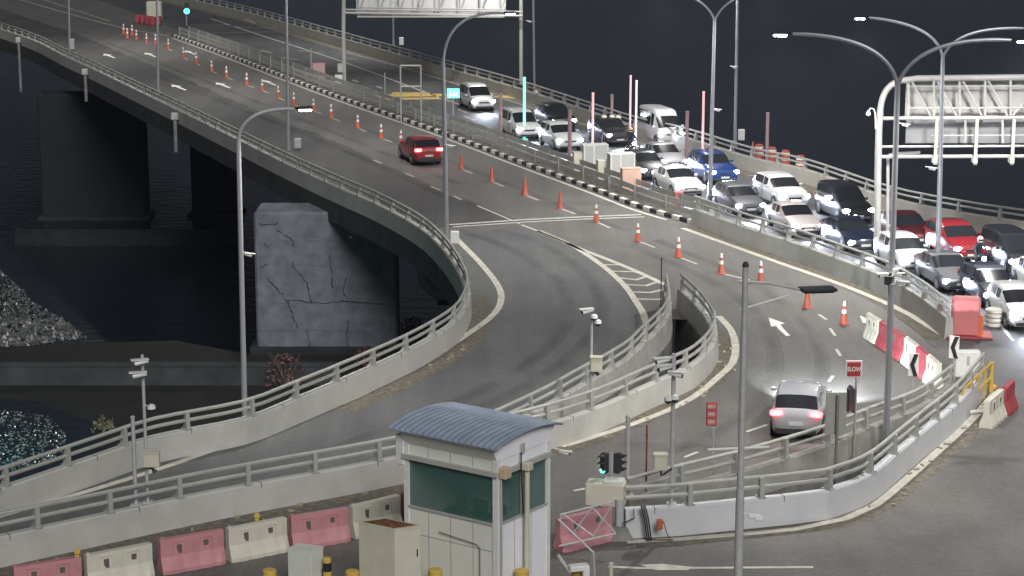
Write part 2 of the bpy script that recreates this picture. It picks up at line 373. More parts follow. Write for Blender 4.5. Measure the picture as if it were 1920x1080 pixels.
# grit along the walls
def grit(path, wid, side, zz=.009, sub=None):
    P = path if sub is None else path[sub[0]:sub[1]]
    A = offset(P, side*.12); B_ = offset(P, side*wid); B_ = [p+Vector((random.uniform(-.08, .08), random.uniform(-.08, .08))) for p in B_]
    m = MB(); n_ = len(A); m.add([(p.x, p.y, zz) for p in A]+[(p.x, p.y, zz) for p in B_], [(i, i+1, n_+i+1, n_+i) for i in range(n_-1)])
    return m
ic = min(range(len(B1)), key=lambda i: (B1[i]-U(876, 560, 1.5).to_2d()).length)
m = grit(B1, 1.1, 1, sub=(ic-8, len(B1)-22))
for mm_ in (grit(B3, .9, 1, sub=(2, 60)), grit(B3, .5, 1, sub=(100, len(B3))), grit(B5, 1.0, 1), grit(B6, 1.0, -1), grit(B7, 1.2, -1)):
    m.add(mm_.v, mm_.f)
structure('shoulder_dirt', m, M_dirt)
m = MB()
for (P, sd, a_, b_) in ((B1, 1, ic-6, len(B1)-24), (B3, 1, 4, 55), (B5, 1, 2, len(B5)-6)):
    for p, h_ in walk(P[a_:b_], .55):
        q = p+Vector((-math.sin(h_), math.cos(h_)))*sd*random.uniform(.25, 1.0)
        if random.random() < .5: m.box((q.x, q.y, .03), (random.uniform(.06, .22), random.uniform(.05, .16), .05), random.random()*3)
tag(m.build('roadside_rubble', mat('rubble', (.32, .28, .2), .95, var=.4, sc=6)), 'loose stones and leaf litter along the foot of the ramp walls', 'rubble', kind='stuff')
# ---------------------------------------------------------------- painted lines
mk = MB(); Z = .014
def line(pts, wd, mb=None, zz=Z): (mb or mk).strip(smooth_path(US(pts), 1.0), wd, zz)
line([(655, 444), (660, 446)], .01)
line([(856, 448), (880, 472), (903, 496), (930, 530), (940, 557), (928, 587), (880, 625), (807, 670), (723, 717), (640, 757), (500, 808), (333, 868), (177, 918), (0, 968)], .3)
line([(1010, 433), (1073, 461), (1133, 501), (1172, 537), (1192, 565), (1207, 590), (1213, 615)], .3)
line([(978, 422), (1025, 440), (1075, 461)], .16)
line([(1065, 457), (1090, 468), (1140, 487), (1200, 512), (1246, 534)], .3)
for a, bm_, c in (((1130, 497), (1165, 497), (1180, 503)), ((1147, 509), (1190, 510), (1200, 513)), ((1158, 521), (1193, 525), (1212, 519)), ((1172, 534), (1212, 536), (1236, 528)), ((1184, 548), (1220, 549), (1245, 543)), ((1193, 561), (1230, 562), (1245, 561))):
    mk.strip(US([a, bm_, c]), .22, Z+.002)
line([(1347, 593), (1370, 618), (1379, 648), (1374, 680), (1347, 707), (1300, 745), (1240, 775), (1150, 808), (1053, 838)], .3)
line([(1280, 428), (1447, 488), (1580, 535), (1680, 577), (1725, 602), (1767, 628)], .34)
mk.strip(offset(K, -.45)[2:-2], .2, Z)
line([(-200, -75), (0, -12), (200, 45), (318, 68)], .18)
for a, c in (((-100, -60), (205, 40)),): line([a, c], .15)
# cone line dashes
cones = [(1582, 608), (1513, 578), (1426, 530), (1352, 513), (1272, 482), (1196, 452), (1118, 416), (1050, 391), (984, 366), (922, 341), (865, 317), (752, 272), (715, 260), (671, 240), (621, 221), (588, 208), (551, 197), (522, 183), (492, 170), (463, 160), (425, 146), (397, 134), (368, 119), (344, 108), (316, 92), (292, 84), (275, 81), (256, 74), (248, 66), (239, 72), (232, 64)]
for (x0, y0), (x1, y1) in zip(cones[2:24], cones[3:25]):
    a, c = U(x1, y1).to_2d(), U(x0, y0).to_2d(); d = (c-a).normalized(); mk.strip([a+d*.25, a+d*1.9], .13, Z)
for a, c in (((1535, 590), (1550, 600)), ((1556, 616), (1566, 630)), ((1568, 655), (1576, 668)), ((1562, 705), (1554, 716)), ((1400, 810), (1438, 797)), ((1283, 858), (1308, 848)), ((1076, 921), (1100, 916))): line([a, c], .13)
for a, c in (((700, 300), (716, 307)), ((760, 325), (776, 332)), ((808, 350), (826, 357)), ((850, 368), (866, 375)), ((895, 386), (975, 420))): line([a, c], .12)
# bottom foreground marks
line([(1140, 1063), (1200, 1066), (1525, 1064)], .16)
mk.sheet([US([(1200, 1060), (1240, 1058), (1300, 1064), (1290, 1070), (1230, 1070)])], Z+.003)
line([(1175, 1017), (1280, 1011), (1493, 992), (1585, 973), (1640, 948), (1693, 905), (1790, 818), (1838, 770), (1868, 735)], .3)
# queue road
line([(395, 35), (500, 70), (640, 115), (830, 185), (980, 235)], .16); line([(640, 96), (760, 128), (900, 172), (1100, 235)], .1)
line([(1310, 290), (1420, 305), (1520, 322)], .12); line([(1400, 330), (1510, 327)], .1)
line([(1600, 372), (1700, 403), (1920, 448)], .12); line([(1390, 345), (1420, 356)], .14)
for a, c in (((660, 150), (672, 154)), ((705, 162), (717, 166)), ((860, 205), (876, 212)), ((870, 218), (890, 226)), ((420, 45), (450, 52)), ((440, 30), (480, 44)), ((560, 95), (610, 100)), ((500, 105), (560, 112)), ((480, 110), (540, 108)), ((520, 125), (560, 130)), ((490, 95), (512, 100)), ((640, 108), (670, 112)), ((1860, 590), (1900, 640))): line([a, c], .14)
line([(298, 45), (420, 47)], .12); line([(360, 50), (520, 53)], .12); line([(400, 62), (520, 60)], .12)
structure('road_markings', mk, M_line)
# arrows and bright marks
mk = MB()
def arrow(px, py, L_=2.6, W_=.9, ang=None):
    c = U(px, py).to_2d(); d = (U(px-30, py-12.0).to_2d()-c).normalized() if ang is None else Vector((math.cos(ang), math.sin(ang)))
    n_ = Vector((-d.y, d.x)); w_ = .15
    pts = [(-.5, w_*.7), (-.5, -w_*.7), (.12, -w_), (.12, -.5), (.5, 0), (.12, .5), (.12, w_)]
    mk.sheet([[c+d*a*L_+n_*(b_*W_ if abs(b_) == .5 else b_) for a, b_ in pts]], Z+.004)
for x, y in ((205, 105), (335, 164), (282, 103), (418, 160), (357, 99), (504, 155)): arrow(x, y, 4.2, .9)
mk.sheet([US([(1441, 596), (1472, 607), (1463, 609), (1470, 618), (1482, 630), (1474, 631), (1460, 618), (1455, 612), (1446, 613)])], Z+.004); mk.sheet([US([(1612, 592), (1628, 600), (1627, 607), (1618, 606)])], Z+.004)
structure('lane_arrows', mk, M_lineb)
mk = MB()
for (x0, y0, x1, y1, w_) in ((700, 180, 850, 178, 1.6), (720, 186, 850, 184, 1.2), (930, 181, 980, 183, 1.5), (735, 175, 800, 175, 1.)): mk.strip(US([(x0, y0), (x1, y1)]), w_, Z)
structure('yellow_box_markings', mk, M_yline)
m = MB(); m.strip(US([(846, 424), (978, 415), (1100, 409), (1205, 405)]), .32, Z+.006, off=.32); m.strip(US([(846, 424), (978, 415), (1100, 409), (1205, 405)]), .28, Z+.006, off=-.32)
structure('expansion_joint', m, M_cap)
m = MB(); m.strip(US([(846, 424), (978, 415), (1100, 409), (1205, 405)]), .3, Z+.003); structure('expansion_joint_gap', m, M_kblack)
# ---------------------------------------------------------------- parapets
post_me = {}
def parapet(path, label, hc=.9, top=1.55, fascia=-.55, mt=M_conc, post=2.3, name='parapet', th=.3, rails=True, out=1):
    t = thing(name, label, 'parapet', (path[len(path)//2].x, path[len(path)//2].y, 0), world=True)
    m = MB(); m.mi = 0
    m.ribbon(path, [(-th/2-.04, -.02), (th/2+.04, -.02), (th/2, hc-.04), (th/2-.03, hc), (-th/2+.03, hc), (-th/2, hc-.04)]); m.build('wall', mt, t)
    if fascia is not None:
        m = MB(); m.ribbon(path, [(-th/2-.06, fascia), (th/2+.06, fascia), (th/2+.06, -.021), (-th/2-.06, -.021)]); m.build('fascia', M_stain if fascia != -1.2 else mat('unlit_stained_girder', (.06, .062, .065), .9, var=.4, sc=1, sc2=2, dirt=(.03, .03, .032), streak=.15), t)  # stained girder, darkened in colour to stand for its unlit outer side
    gme = None
    for p, h in walk(path, 4.1, 1.7):
        if gme is None:
            m = MB(); m.box((0, 0, hc/2), (.025, th+.012, hc+.012)); o = m.build('expansion_gap', mat('wall_gap', (.13, .13, .12), .9, var=.2)); gme = o.data
        else: o = bpy.data.objects.new('expansion_gap', gme); S.collection.objects.link(o)
        o.parent = t; o.location = Vector((p.x, p.y, 0))-Vector(t.location); o.rotation_euler = (0, 0, h)
    if rails:
        for hz in (top, (hc+top)/2+.02):
            m = MB(); m.ribbon(path, [(-.05, hz-.07), (.05, hz-.07), (.06, hz-.01), (.03, hz+.03), (-.03, hz+.03), (-.06, hz-.01)]); m.build('rail', M_rail, t, smooth=True)
        if 'p' not in post_me:
            q = MB(); q.extr([(-.13, -.07, 0), (.13, -.07, 0), (.1, -.07, top-hc+.04), (-.02, -.07, top-hc+.04)], (0, .14, 0)); q.box((0, 0, .015), (.34, .24, .03))
            o = q.build('post', M_rail); post_me['p'] = o.data; bpy.data.objects.remove(o)
        for p, h in walk(path, post, .4):
            o = bpy.data.objects.new('post', post_me['p']); S.collection.objects.link(o); o.parent = t
            o.location = Vector((p.x, p.y, hc))-Vector(t.location); o.rotation_euler = (0, 0, h+PI/2*(1 if out > 0 else -1))
            o.scale = (1, 1, (top-hc)/.65)
    return t
ileft = min(range(len(B1)), key=lambda i: (B1[i]-U(790, 405, 1.5).to_2d()).length)
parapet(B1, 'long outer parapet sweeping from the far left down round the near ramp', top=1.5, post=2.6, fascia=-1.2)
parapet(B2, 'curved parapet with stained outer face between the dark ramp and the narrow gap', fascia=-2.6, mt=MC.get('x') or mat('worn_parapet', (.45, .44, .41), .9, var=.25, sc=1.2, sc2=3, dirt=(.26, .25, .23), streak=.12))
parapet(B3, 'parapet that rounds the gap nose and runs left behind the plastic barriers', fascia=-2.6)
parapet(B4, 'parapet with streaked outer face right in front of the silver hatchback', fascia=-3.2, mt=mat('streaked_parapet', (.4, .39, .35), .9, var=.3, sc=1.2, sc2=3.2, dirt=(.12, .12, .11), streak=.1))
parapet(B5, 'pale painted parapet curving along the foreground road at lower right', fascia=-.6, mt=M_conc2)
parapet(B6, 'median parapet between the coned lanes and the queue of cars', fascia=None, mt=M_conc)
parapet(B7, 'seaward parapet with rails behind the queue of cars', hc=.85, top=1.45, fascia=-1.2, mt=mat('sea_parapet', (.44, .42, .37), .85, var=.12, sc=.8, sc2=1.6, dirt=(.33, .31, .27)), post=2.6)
# tyre-darkened tracks worn into the surfaces
mt_ = bpy.data.materials.new('tyre_track'); mt_.use_nodes = True; n = mt_.node_tree; b = n.nodes['Principled BSDF']; b.inputs['Base Color'].default_value = (.03, .03, .03, 1); b.inputs['Roughness'].default_value = .6
t = n.nodes.new('ShaderNodeTexCoord'); no = n.nodes.new('ShaderNodeTexNoise'); no.inputs['Scale'].default_value = .3; no.inputs['Detail'].default_value = 7; r = n.nodes.new('ShaderNodeMapRange'); r.inputs[1].default_value = .3; r.inputs[2].default_value = .7; r.inputs[4].default_value = .075
n.links.new(t.outputs['Object'], no.inputs['Vector']); n.links.new(no.outputs['Fac'], r.inputs[0]); n.links.new(r.outputs[0], b.inputs['Alpha'])
m = MB()
def track(pts, wd):
    P = smooth_path(US(pts), 1.0)
    for o_, z_ in ((0, .0085), (.08, .0095), (-.1, .0105)): m.strip(P, wd*(1-abs(o_)*3), z_, off=o_)
track([(860, 432), (930, 455), (1000, 492), (1050, 535), (1065, 590), (1040, 640), (960, 700), (820, 770), (640, 835), (400, 905)], .7)
track([(930, 430), (1010, 455), (1080, 500), (1120, 550), (1125, 600), (1080, 660), (1000, 715), (880, 775)], .7)
track([(1230, 450), (1370, 510), (1470, 570), (1530, 640), (1540, 710), (1500, 780), (1380, 860)], .6)
track([(1180, 460), (1320, 520), (1410, 580), (1450, 650), (1445, 720), (1380, 790), (1230, 860)], .7)
track([(640, 225), (900, 325), (1180, 435)], .6); track([(200, 80), (560, 222), (860, 345)], .6); track([(300, 145), (620, 272), (840, 372)], .6)
tag(m.build('tyre_tracks', mt_), kind='structure')
# ---------------------------------------------------------------- striped kerb and guard rails on the median
kt = thing('striped_kerb', 'black and white striped kerb along the edge of the median', 'kerb', (K[len(K)//2].x, K[len(K)//2].y, 0), world=True)
mb_, mw_ = MB(), MB(); A = offset(K, .0); k = 0
seg = walk(K, .75)
for i, (p, h) in enumerate(seg[:-1]):
    c = Vector((p.x+math.cos(h)*.375-math.sin(h)*.12, p.y+math.sin(h)*.375+math.cos(h)*.12, .11))
    (mw_ if i % 2 else mb_).bbox(c, (.73, .26, .24), .02, h)
mb_.build('black_block', M_kblack, kt); mw_.build('white_block', M_kwhite, kt)
m = MB(); m.ribbon(K, [(.25, 0), (1.95, 0), (1.95, .16), (.25, .16)]); structure('median_strip', m, M_dirt)
def guardrail(path, label, h=.85, off=0, posts=2.0, pm=None, mt=M_rail, dbl=False):
    P = offset(path, off); t = thing('guardrail', label, 'guardrail', (P[len(P)//2].x, P[len(P)//2].y, 0), world=True)
    m = MB(); sec = [(0, h-.31), (.05, h-.27), (.05, h-.2), (0, h-.155), (.05, h-.11), (.05, h-.04), (0, h), (-.03, h), (-.03, h-.31)]
    m.ribbon(P, sec); m.build('beam', mt, t)
    if dbl:
        m = MB(); m.ribbon(P, [(x, z-.4) for x, z in sec]); m.build('beam', mt, t)
    for p, hh in walk(P, posts, .5):
        m = MB(); m.box((p.x-.06*math.sin(hh)*-1, p.y-.06*math.cos(hh), (h-.03)/2), (.1, .12, h-.03), hh); m.build('post', M_pole, t)
    return t
guardrail(K, 'crash rail on the median nearest the striped kerb', .95, .75, 3.6, dbl=True)
guardrail(K, 'crash rail on the queue side of the median', .95, 1.75, 3.6)
# ---------------------------------------------------------------- street lamps and masts
def arc(p, q, bulge, n=10):
    """quadratic curve from p to q by way of control bulge"""
    p, q, c = Vector(p), Vector(q), Vector(bulge)
    return [(p*(1-t)**2+c*2*t*(1-t)+q*t*t) for t in [i/n for i in range(n+1)]]
LG = 'street lamps and masts along the bridge'
def lamp_head(t, p, d, light=True, power=6200, lens=True):
    d = Vector(d).normalized(); a = math.atan2(d.y, d.x)
    m = MB(); c = Vector(p)+d*.35
    m.bbox((c.x, c.y, c.z+.02), (.62, .3, .1), .04, a); h = m.build('lamp_head', M_dark, t)
    if lens:
        m = MB(); m.bbox((c.x+d.x*.05, c.y+d.y*.05, c.z-.06), (.42, .22, .06), .02, a); m.build('lens', M_lamp if light else M_glass, t)
    if light:
        l = bpy.data.lights.new('lamp_light', 'SPOT'); l.energy = power; l.spot_size = R(150); l.spot_blend = .8; l.shadow_soft_size = .25; l.color = (1, .98, .94)
        lo = bpy.data.objects.new('lamp_light', l); S.collection.objects.link(lo); lo.parent = t; lo.location = Vector((c.x, c.y, c.z-.15))-Vector(t['w'])
def lamp(base, top, label, arms, r0=.13, r1=.07, z0=0, sub=None, box=None, name='street_lamp', cat='street lamp', power=6200, mt=M_pole, split=None, lit=True, lean=None, grp=LG):
    """base, top: pixels; arms: list of (dx, dy, dz) ends measured from the pole top"""
    b0 = U(*base); zt = HT(b0, top[1]); 
    t = thing(name, label, cat, (b0.x, b0.y, z0), group=grp, world=True)
    tx = (top[0]-960)/CF*( (b0.y*cpR + (CH-zt)*spR) ); 
    T = Vector((b0.x+max(-.25, min(.25, tx-b0.x)), b0.y, zt))
    m = MB(); m.tube([(b0.x, b0.y, z0), (b0.x, b0.y, z0+.5), (b0.x, b0.y, z0+.51), T], [r0*1.35, r0*1.35, r0, r1], 12); m.build('pole', mt, t, smooth=True)
    for (e, bl) in arms:
        E = T+Vector(e); C = T+Vector(bl)
        m = MB(); m.tube(arc(T, E, C, 14), [r1*.9]+[r1*.75]*13+[r1*.55], 8); m.build('arm', mt, t, smooth=True)
        d = (E-C); d.z = 0; lamp_head(t, E, d, power=power, light=lit)
    return t, T
# left tall lamp with a single curved arm
lamp((457, 755), (447, 268), 'tall curved street lamp at left, standing outside the ramp parapet over the dark water', [((1.95, .5, 1.15), (.05, 0, 1.25))], .12, .085, z0=-9, power=2600, mt=mat('lamp_pole_pale', (.5, .5, .52), .35, metal=.4, var=.05))
t1, T1 = lamp((838, 468), (831, 120), 'street lamp rising from the outer parapet beside the expansion joint', [((2.9, .8, 2.4), (.1, 0, 2.6))], .12, .09, power=3600)
for bs, tp, lb, ar in (((297, 176), (294, -120), 'dark lamp post on the left parapet, third from the top corner', ((2.5, .6, 1.4), (.1, 0, 1.5))),
                       ((541, 282), (535, -95), 'lamp post on the left parapet with a grey box beside its foot', ((2.6, .7, 1.5), (.1, 0, 1.6))),
                       ((131, 96), (126, -160), 'farthest lamp post on the left parapet near the picture corner', ((2.5, .6, 1.4), (.1, 0, 1.5)))):
    lamp(bs, tp, lb, [ar], .11, .08, power=6200)
lamp((738, 86), (735, -150), 'thin far lamp post on the sea parapet behind the top gantry', [((-2.5, .2, 1.2), (-.1, 0, 1.3))], .1, .07, power=6200)
lamp((1002, 175), (999, -130), 'lamp post on the sea parapet carrying a small camera, right of the top gantry', [((-2.5, .2, 1.2), (-.1, 0, 1.3))], .1, .07, power=6200)
lamp((1378, 278), (1384, -60), 'lamp post on the sea parapet with a pale box at its foot', [((-2.6, 0, 1.0), (-.1, 0, 1.2))], .12, .08, power=6200)
lamp((1331, 382), (1340, 38), 'forked twin arm street lamp in the median behind the white sedan', [((-2.6, 0, 1.6), (-.5, 0, 1.3)), ((2.6, 0, 1.6), (.5, 0, 1.3))], .13, .08, power=5600)
lamp((1664, 850), (1683, 160), 'near forked street lamp with long arms rising from the gap between the right parapets', [((-3.35, .6, 1.6), (-.35, 0, 1.6)), ((3.5, -.4, 1.5), (.5, 0, 1.6))], .13, .09, z0=-8, power=5600)
lamp((1757, 530), (1768, 108), 'farther forked street lamp with brightly lit left head above the queue', [((-3.3, .5, 1.75), (-.3, 0, 1.5)), ((3.6, .2, 1.3), (.4, 0, 1.4))], .13, .09, power=7800)
# front mast with flat lamp seen from above
b0 = U(1383, 1130); zt = HT(b0, 500)
ft = thing('street_lamp', 'nearest lamp mast in the foreground with a flat dark lamp on a braced arm', 'street lamp', (b0.x, b0.y, 0), group=LG, world=True)
m = MB(); m.tube([(b0.x, b0.y, 0), (b0.x, b0.y, 3.2), (b0.x, b0.y, 3.22), (b0.x, b0.y, zt)], [.12, .115, .095, .075], 16); m.build('pole', M_galv, ft, smooth=True)
m = MB(); m.lathe([(.085, 0), (.09, .05), (.06, .12), (.0, .15)], (b0.x, b0.y, zt), 12); m.build('cap', M_dark, ft)
def onplane(px, py, Y):
    q = U(px, py, 0); k_ = Y/q.y; return Vector((q.x*k_, Y, CH+(q.z-CH)*k_))
Y0 = b0.y
m = MB(); m.tube([onplane(1385, 527, Y0), onplane(1440, 530, Y0+.1), onplane(1500, 543, Y0+.3)], [.035, .035, .03], 8); m.build('arm', M_galv, ft, smooth=True)
m = MB(); m.tube([onplane(1388, 580, Y0), onplane(1440, 565, Y0+.1), onplane(1482, 553, Y0+.2)], .025, 8); m.build('brace', M_galv, ft)
c = onplane(1533, 542, Y0+.35); m = MB(); m.bbox(c, (.98, .5, .09), .035, R(8)); m.build('lamp_head', M_dark, ft)
m = MB(); m.bbox(c-Vector((0, 0, .06)), (.8, .36, .04), .01, R(8)); m.build('lens', M_glass, ft)
m = MB(); a, c = onplane(1327, 843, Y0), onplane(1442, 838, Y0); m.tube([a, c], .035, 8); m.build('cross_arm', M_white, ft, smooth=True)
for yy in (932, 970): 
    c = onplane(1384, yy, Y0); m = MB(); m.lathe([(.108, -.03), (.115, 0), (.108, .03)], (b0.x, b0.y, c.z), 14); m.build('band', M_pole, ft)
m = MB(); m.tube([onplane(1386, 962, Y0), onplane(1425, 966, Y0-.2)], .02, 6); m.bbox(onplane(1415, 968, Y0-.2), (.34, .2, .07), .02); m.bbox(onplane(1423, 973, Y0-.25), (.22, .16, .09), .02); m.build('camera_bracket', M_white, ft)
# no floodlight masts are modelled behind the camera
# ---------------------------------------------------------------- gantries
M_gan = mat('gantry_paint', (.38, .37, .36), .5, var=.1, sc=2)
M_back = mat('sign_back', (.36, .35, .335), .6, var=.06, sc=1.5)
M_back2 = mat('sign_back_grey', (.2, .2, .21), .6, var=.1, sc=1.5)
g0 = U(1650, 485); GY = g0.y
def gp(px, py, dy=0): return onplane(px, py, GY+dy)
gt = thing('overhead_gantry', 'overhead sign gantry at upper right with curved post and lattice backed panels', 'gantry', g0, world=True)
P = [gp(1645, 485), gp(1646, 330), gp(1648, 240)]+arc(gp(1650, 215), gp(1700, 150), gp(1652, 152), 10)+[gp(1720, 147), gp(2080, 143)]
m = MB(); m.tube(P, [.17]*4+[.15]*(len(P)-4), 12); m.build('post', M_gan, gt, smooth=True)
m = MB(); m.tube([gp(1664, 485, .3), gp(1665, 300, .3), gp(1668, 290, .3), gp(1680, 288, .3), gp(1725, 286, .3)], .08, 8); m.build('conduit', M_gan, gt, smooth=True)
m = MB()
for y_ in (222, 275, 294): m.tube([gp(1650, y_), gp(2080, y_-2)], .09 if y_ != 275 else .06, 8)
m.tube([gp(1700, 203), gp(2080, 202)], .05, 6); m.tube([gp(1700, 162), gp(2080, 161)], .04, 6)
m.build('chord', M_gan, gt)
m = MB()
for i in range(9):
    x = 1703+i*48; m.tube([gp(x, 150), gp(x, 220)], .07, 8)
    if i < 8:
        if i == 4: m.tube([gp(x+46, 170), gp(x+4, 216)], .05, 6)
        else: m.tube([gp(x+6, 152), gp(x+42, 218)], .06, 6)
m.build('lattice', M_gan, gt)
m = MB(); c = gp(1890, 184, .5); m.box(c, ((2080-1700)/CF*GY*1.02, .08, 68/CF*GY*1.03)); m.build('sign_panel', M_back, gt)
m = MB(); c = gp(1890, 246, .5); m.box(c, ((2080-1700)/CF*GY*1.02, .08, 44/CF*GY*1.03)); m.build('sign_panel', M_back2, gt)
for x in (1753, 1828, 1897, 1965):
    m = MB(); m.box((gp(x, 222)+gp(x, 308))/2+Vector((0, -.25, 0)), (.14, .12, 2.2)); m.box(gp(x-1, 300, -.25), (.2, .5, .25)); m.build('hanger', mat('hanger_cream', (.45, .44, .37), .6, var=.1), gt)
m = MB()
for x in (1810, 1880): m.tube([gp(x, 225, -.1), gp(x, 268, -.1)], .06, 6)
m.tube([gp(1745, 254, -.1), gp(2080, 253, -.1)], .03, 6); m.build('catwalk_rail', M_gan, gt)
m = MB(); m.tube([gp(1642, 242, -.1), gp(1641, 212, -.1), gp(1638, 204, -.1), gp(1632, 203, -.1), gp(1628, 210, -.1)], .035, 6); m.lathe([(.03, .12), (.1, .05), (.12, -.08), (.06, -.14)], gp(1628, 212, -.1), 10); m.build('dome_camera', M_white, gt, smooth=True)
# gantry at the top
g0 = U(646, 160); GY2 = g0.y
def gq(px, py, dy=0): return onplane(px, py, GY2+dy)
gt = thing('overhead_gantry', 'overhead sign gantry cut off by the top edge, its sign seen from the back', 'gantry', g0, world=True)
g1 = U(977, 158)
m = MB(); m.tube([g0, gq(644, 60), gq(645, -80)], .16, 10); m.build('post', M_gan, gt, smooth=True)
m = MB(); m.tube([g1, onplane(977, 60, g1.y), onplane(977, -80, g1.y)], .16, 10); m.build('post', M_gan, gt, smooth=True)
m = MB(); m.tube([gq(645, 24), gq(980, 30)], .1, 8); m.tube([gq(645, 18), gq(980, 22)], .07, 8); m.tube([gq(670, 14), gq(945, 18)], .06, 8); m.build('chord', M_gan, gt)
m = MB()
for i in range(8):
    x = 672+i*38; m.tube([gq(x, -60), gq(x, 28)], .06, 6)
    m.tube([gq(x+30, -60), gq(x+4, 14)], .05, 6)
m.build('lattice', M_gan, gt)
m = MB(); c = gq(808, -25, .5); m.box(c, (280/CF*GY2, .08, 100/CF*GY2)); m.build('sign_panel', mat('sign_back_pale', (.62, .62, .62), .6, var=.08, sc=1), gt)
m = MB(); m.box(gq(808, 31, -.1), (275/CF*GY2, .4, .12)); m.build('catwalk', M_gan, gt)
# ---------------------------------------------------------------- camera posts and plain posts
def cctv(m, p, a, s=1.0):
    """bullet camera: body, sun hood, lens end"""
    d = Vector((math.cos(a), math.sin(a), -.18))
    m.mi = 0; m.tube([Vector(p)-d*.2*s, Vector(p)+d*.2*s], .07*s, 8); m.box(Vector(p)+Vector((0, 0, .09*s))+d*.05, (.52*s, .2*s, .03*s), a)
    m.mi = 1; m.tube([Vector(p)+d*.2*s, Vector(p)+d*.23*s], .06*s, 8); m.mi = 0
def dome(m, p, s=1.0):
    m.mi = 0; m.lathe([(.03*s, .14*s), (.11*s, .1*s), (.13*s, 0)], p, 10); m.mi = 1; m.lathe([(.12*s, 0), (.1*s, -.07*s), (.03*s, -.12*s)], p, 10); m.mi = 0
def cam_post(base, top, label, cams, box=None, z0=.9, r=.05, mt=M_galv, zb=0, group='camera posts on the parapets'):
    b_ = U(base[0], base[1], zb); h = HT(b_, top); Y = b_.y
    t = thing('camera_post', label, 'camera post', b_, group=group, world=True)
    m = MB(); m.tube([b_, (b_.x, b_.y, h)], r, 10); m.box((b_.x, b_.y, zb+.015), (.3, .3, .03)); m.build('pole', mt, t, smooth=True)
    for (x, y, kind, a) in cams:
        c = onplane(x, y, Y-.25); m = MB(); m.tube([(b_.x, b_.y, c.z+.04), (c.x, c.y, c.z+.04)], .02, 6)
        (cctv(m, c, a) if kind == 'b' else dome(m, c)); m.build('camera', [M_white, M_dark], t)
    if box:
        x0, y0, x1, y1 = box; c = onplane((x0+x1)/2, (y0+y1)/2, Y-.2)
        m = MB(); m.bbox(c, ((x1-x0)/CF*Y*.94, .25, (y1-y0)/CF*Y*.98), .015); m.box(c+Vector((0, -.0, (y1-y0)/CF*Y*.5)), ((x1-x0)/CF*Y*1.02, .32, .03)); m.build('junction_box', M_cream, t)
        m = MB(); m.tube([c+Vector((0, 0, -.2)), c+Vector((.03, .02, -.42)), c+Vector((.12, .1, -.4)), (b_.x, b_.y-.06, c.z-.25)], .03, 6); m.build('cable', M_black, t)
    return t, Y
t, Y = cam_post((277, 941), 665, 'camera post with two cameras near the left parapet, grey box low on its pole', [(265, 679, 'b', R(200)), (262, 703, 'b', R(190)), (284, 766, 'd', 0)], (268, 846, 301, 876), zb=.9)
cam_post((1108, 752), 590, 'slim post on the middle parapet with white camera and dome, pale box lower down', [(1102, 583, 'b', R(205)), (1121, 606, 'd', 0), (1114, 596, 'd', 0)], (1106, 668, 1130, 697), zb=.9)
cam_post((1259, 945), 663, 'tall camera post with four cameras behind the pale foreground parapet', [(1243, 676, 'b', R(200)), (1246, 690, 'b', R(210)), (1266, 702, 'b', R(-20)), (1253, 750, 'd', 0), (1265, 748, 'd', 0)], (1225, 850, 1252, 882), zb=.9, r=.065)
b8 = U(1664, 850); t = thing('camera_cluster', 'cluster of white cameras strapped to the near forked lamp', 'cameras', onplane(1667, 525, b8.y), world=True)
for x, y, a in ((1657, 516, R(200)), (1682, 516, R(20)), (1690, 531, R(-25)), (1680, 508, R(60))):
    m = MB(); c = onplane(x, y, b8.y-.3); cctv(m, c, a, .8); m.tube([c, onplane(1667, y+3, b8.y-.1)], .02, 6); m.build('camera', [M_white, M_dark], t)
m = MB(); q = onplane(1666, 522, b8.y); m.tube([q+Vector((0, 0, -.2)), q+Vector((0, 0, .2))], .14, 10); m.build('bracket', M_dark, t)
def simple_post(base, top, label, r=.05, mt=M_galv, zb=0, name='post', cat='post', group='plain posts along the parapets', cap=True):
    b_ = U(base[0], base[1], zb); h = HT(b_, top); m = MB()
    o = thing(name, label, cat, b_, group=group, world=True)
    m.tube([b_, (b_.x, b_.y, h)], r, 10); m.build('shaft', mt, o, smooth=True)
    m = MB(); m.box((b_.x, b_.y, zb+.02), (r*5, r*5, .04)); m.build('base_plate', mt, o); m = MB(); m.lathe([(r*1.15, -.01), (r*1.15, .03), (r*.5, .06)], (b_.x, b_.y, h), 10); m.build('cap', mt, o)
    return o
simple_post((255, 946), 783, 'short plain grey post beside the left camera post', .06, zb=.9)
simple_post((1176, 930), 782, 'plain grey post at the left end of the pale parapet behind the traffic light', .07, zb=.9)
simple_post((1211, 945), 800, 'thin rusty post between the traffic light and the camera post', .03, M_rust, zb=.5)
simple_post((1239, 575), 485, 'thin black rod on the parapet beside the chevron marks', .025, M_black, zb=.9)
# ---------------------------------------------------------------- signs
def sign_board(t, c, wd, ht, m1, m2, a=0, bd=.05, th=.03):
    m = MB(); m.bbox(c, (wd, th, ht), .008, a); m.build('board', m2, t)
    nrm = Vector((math.sin(a), -math.cos(a), 0)); m = MB(); m.bbox(Vector(c)+nrm*.02, (wd-2*bd, th, ht-2*bd), .008, a); m.build('face', m1, t)
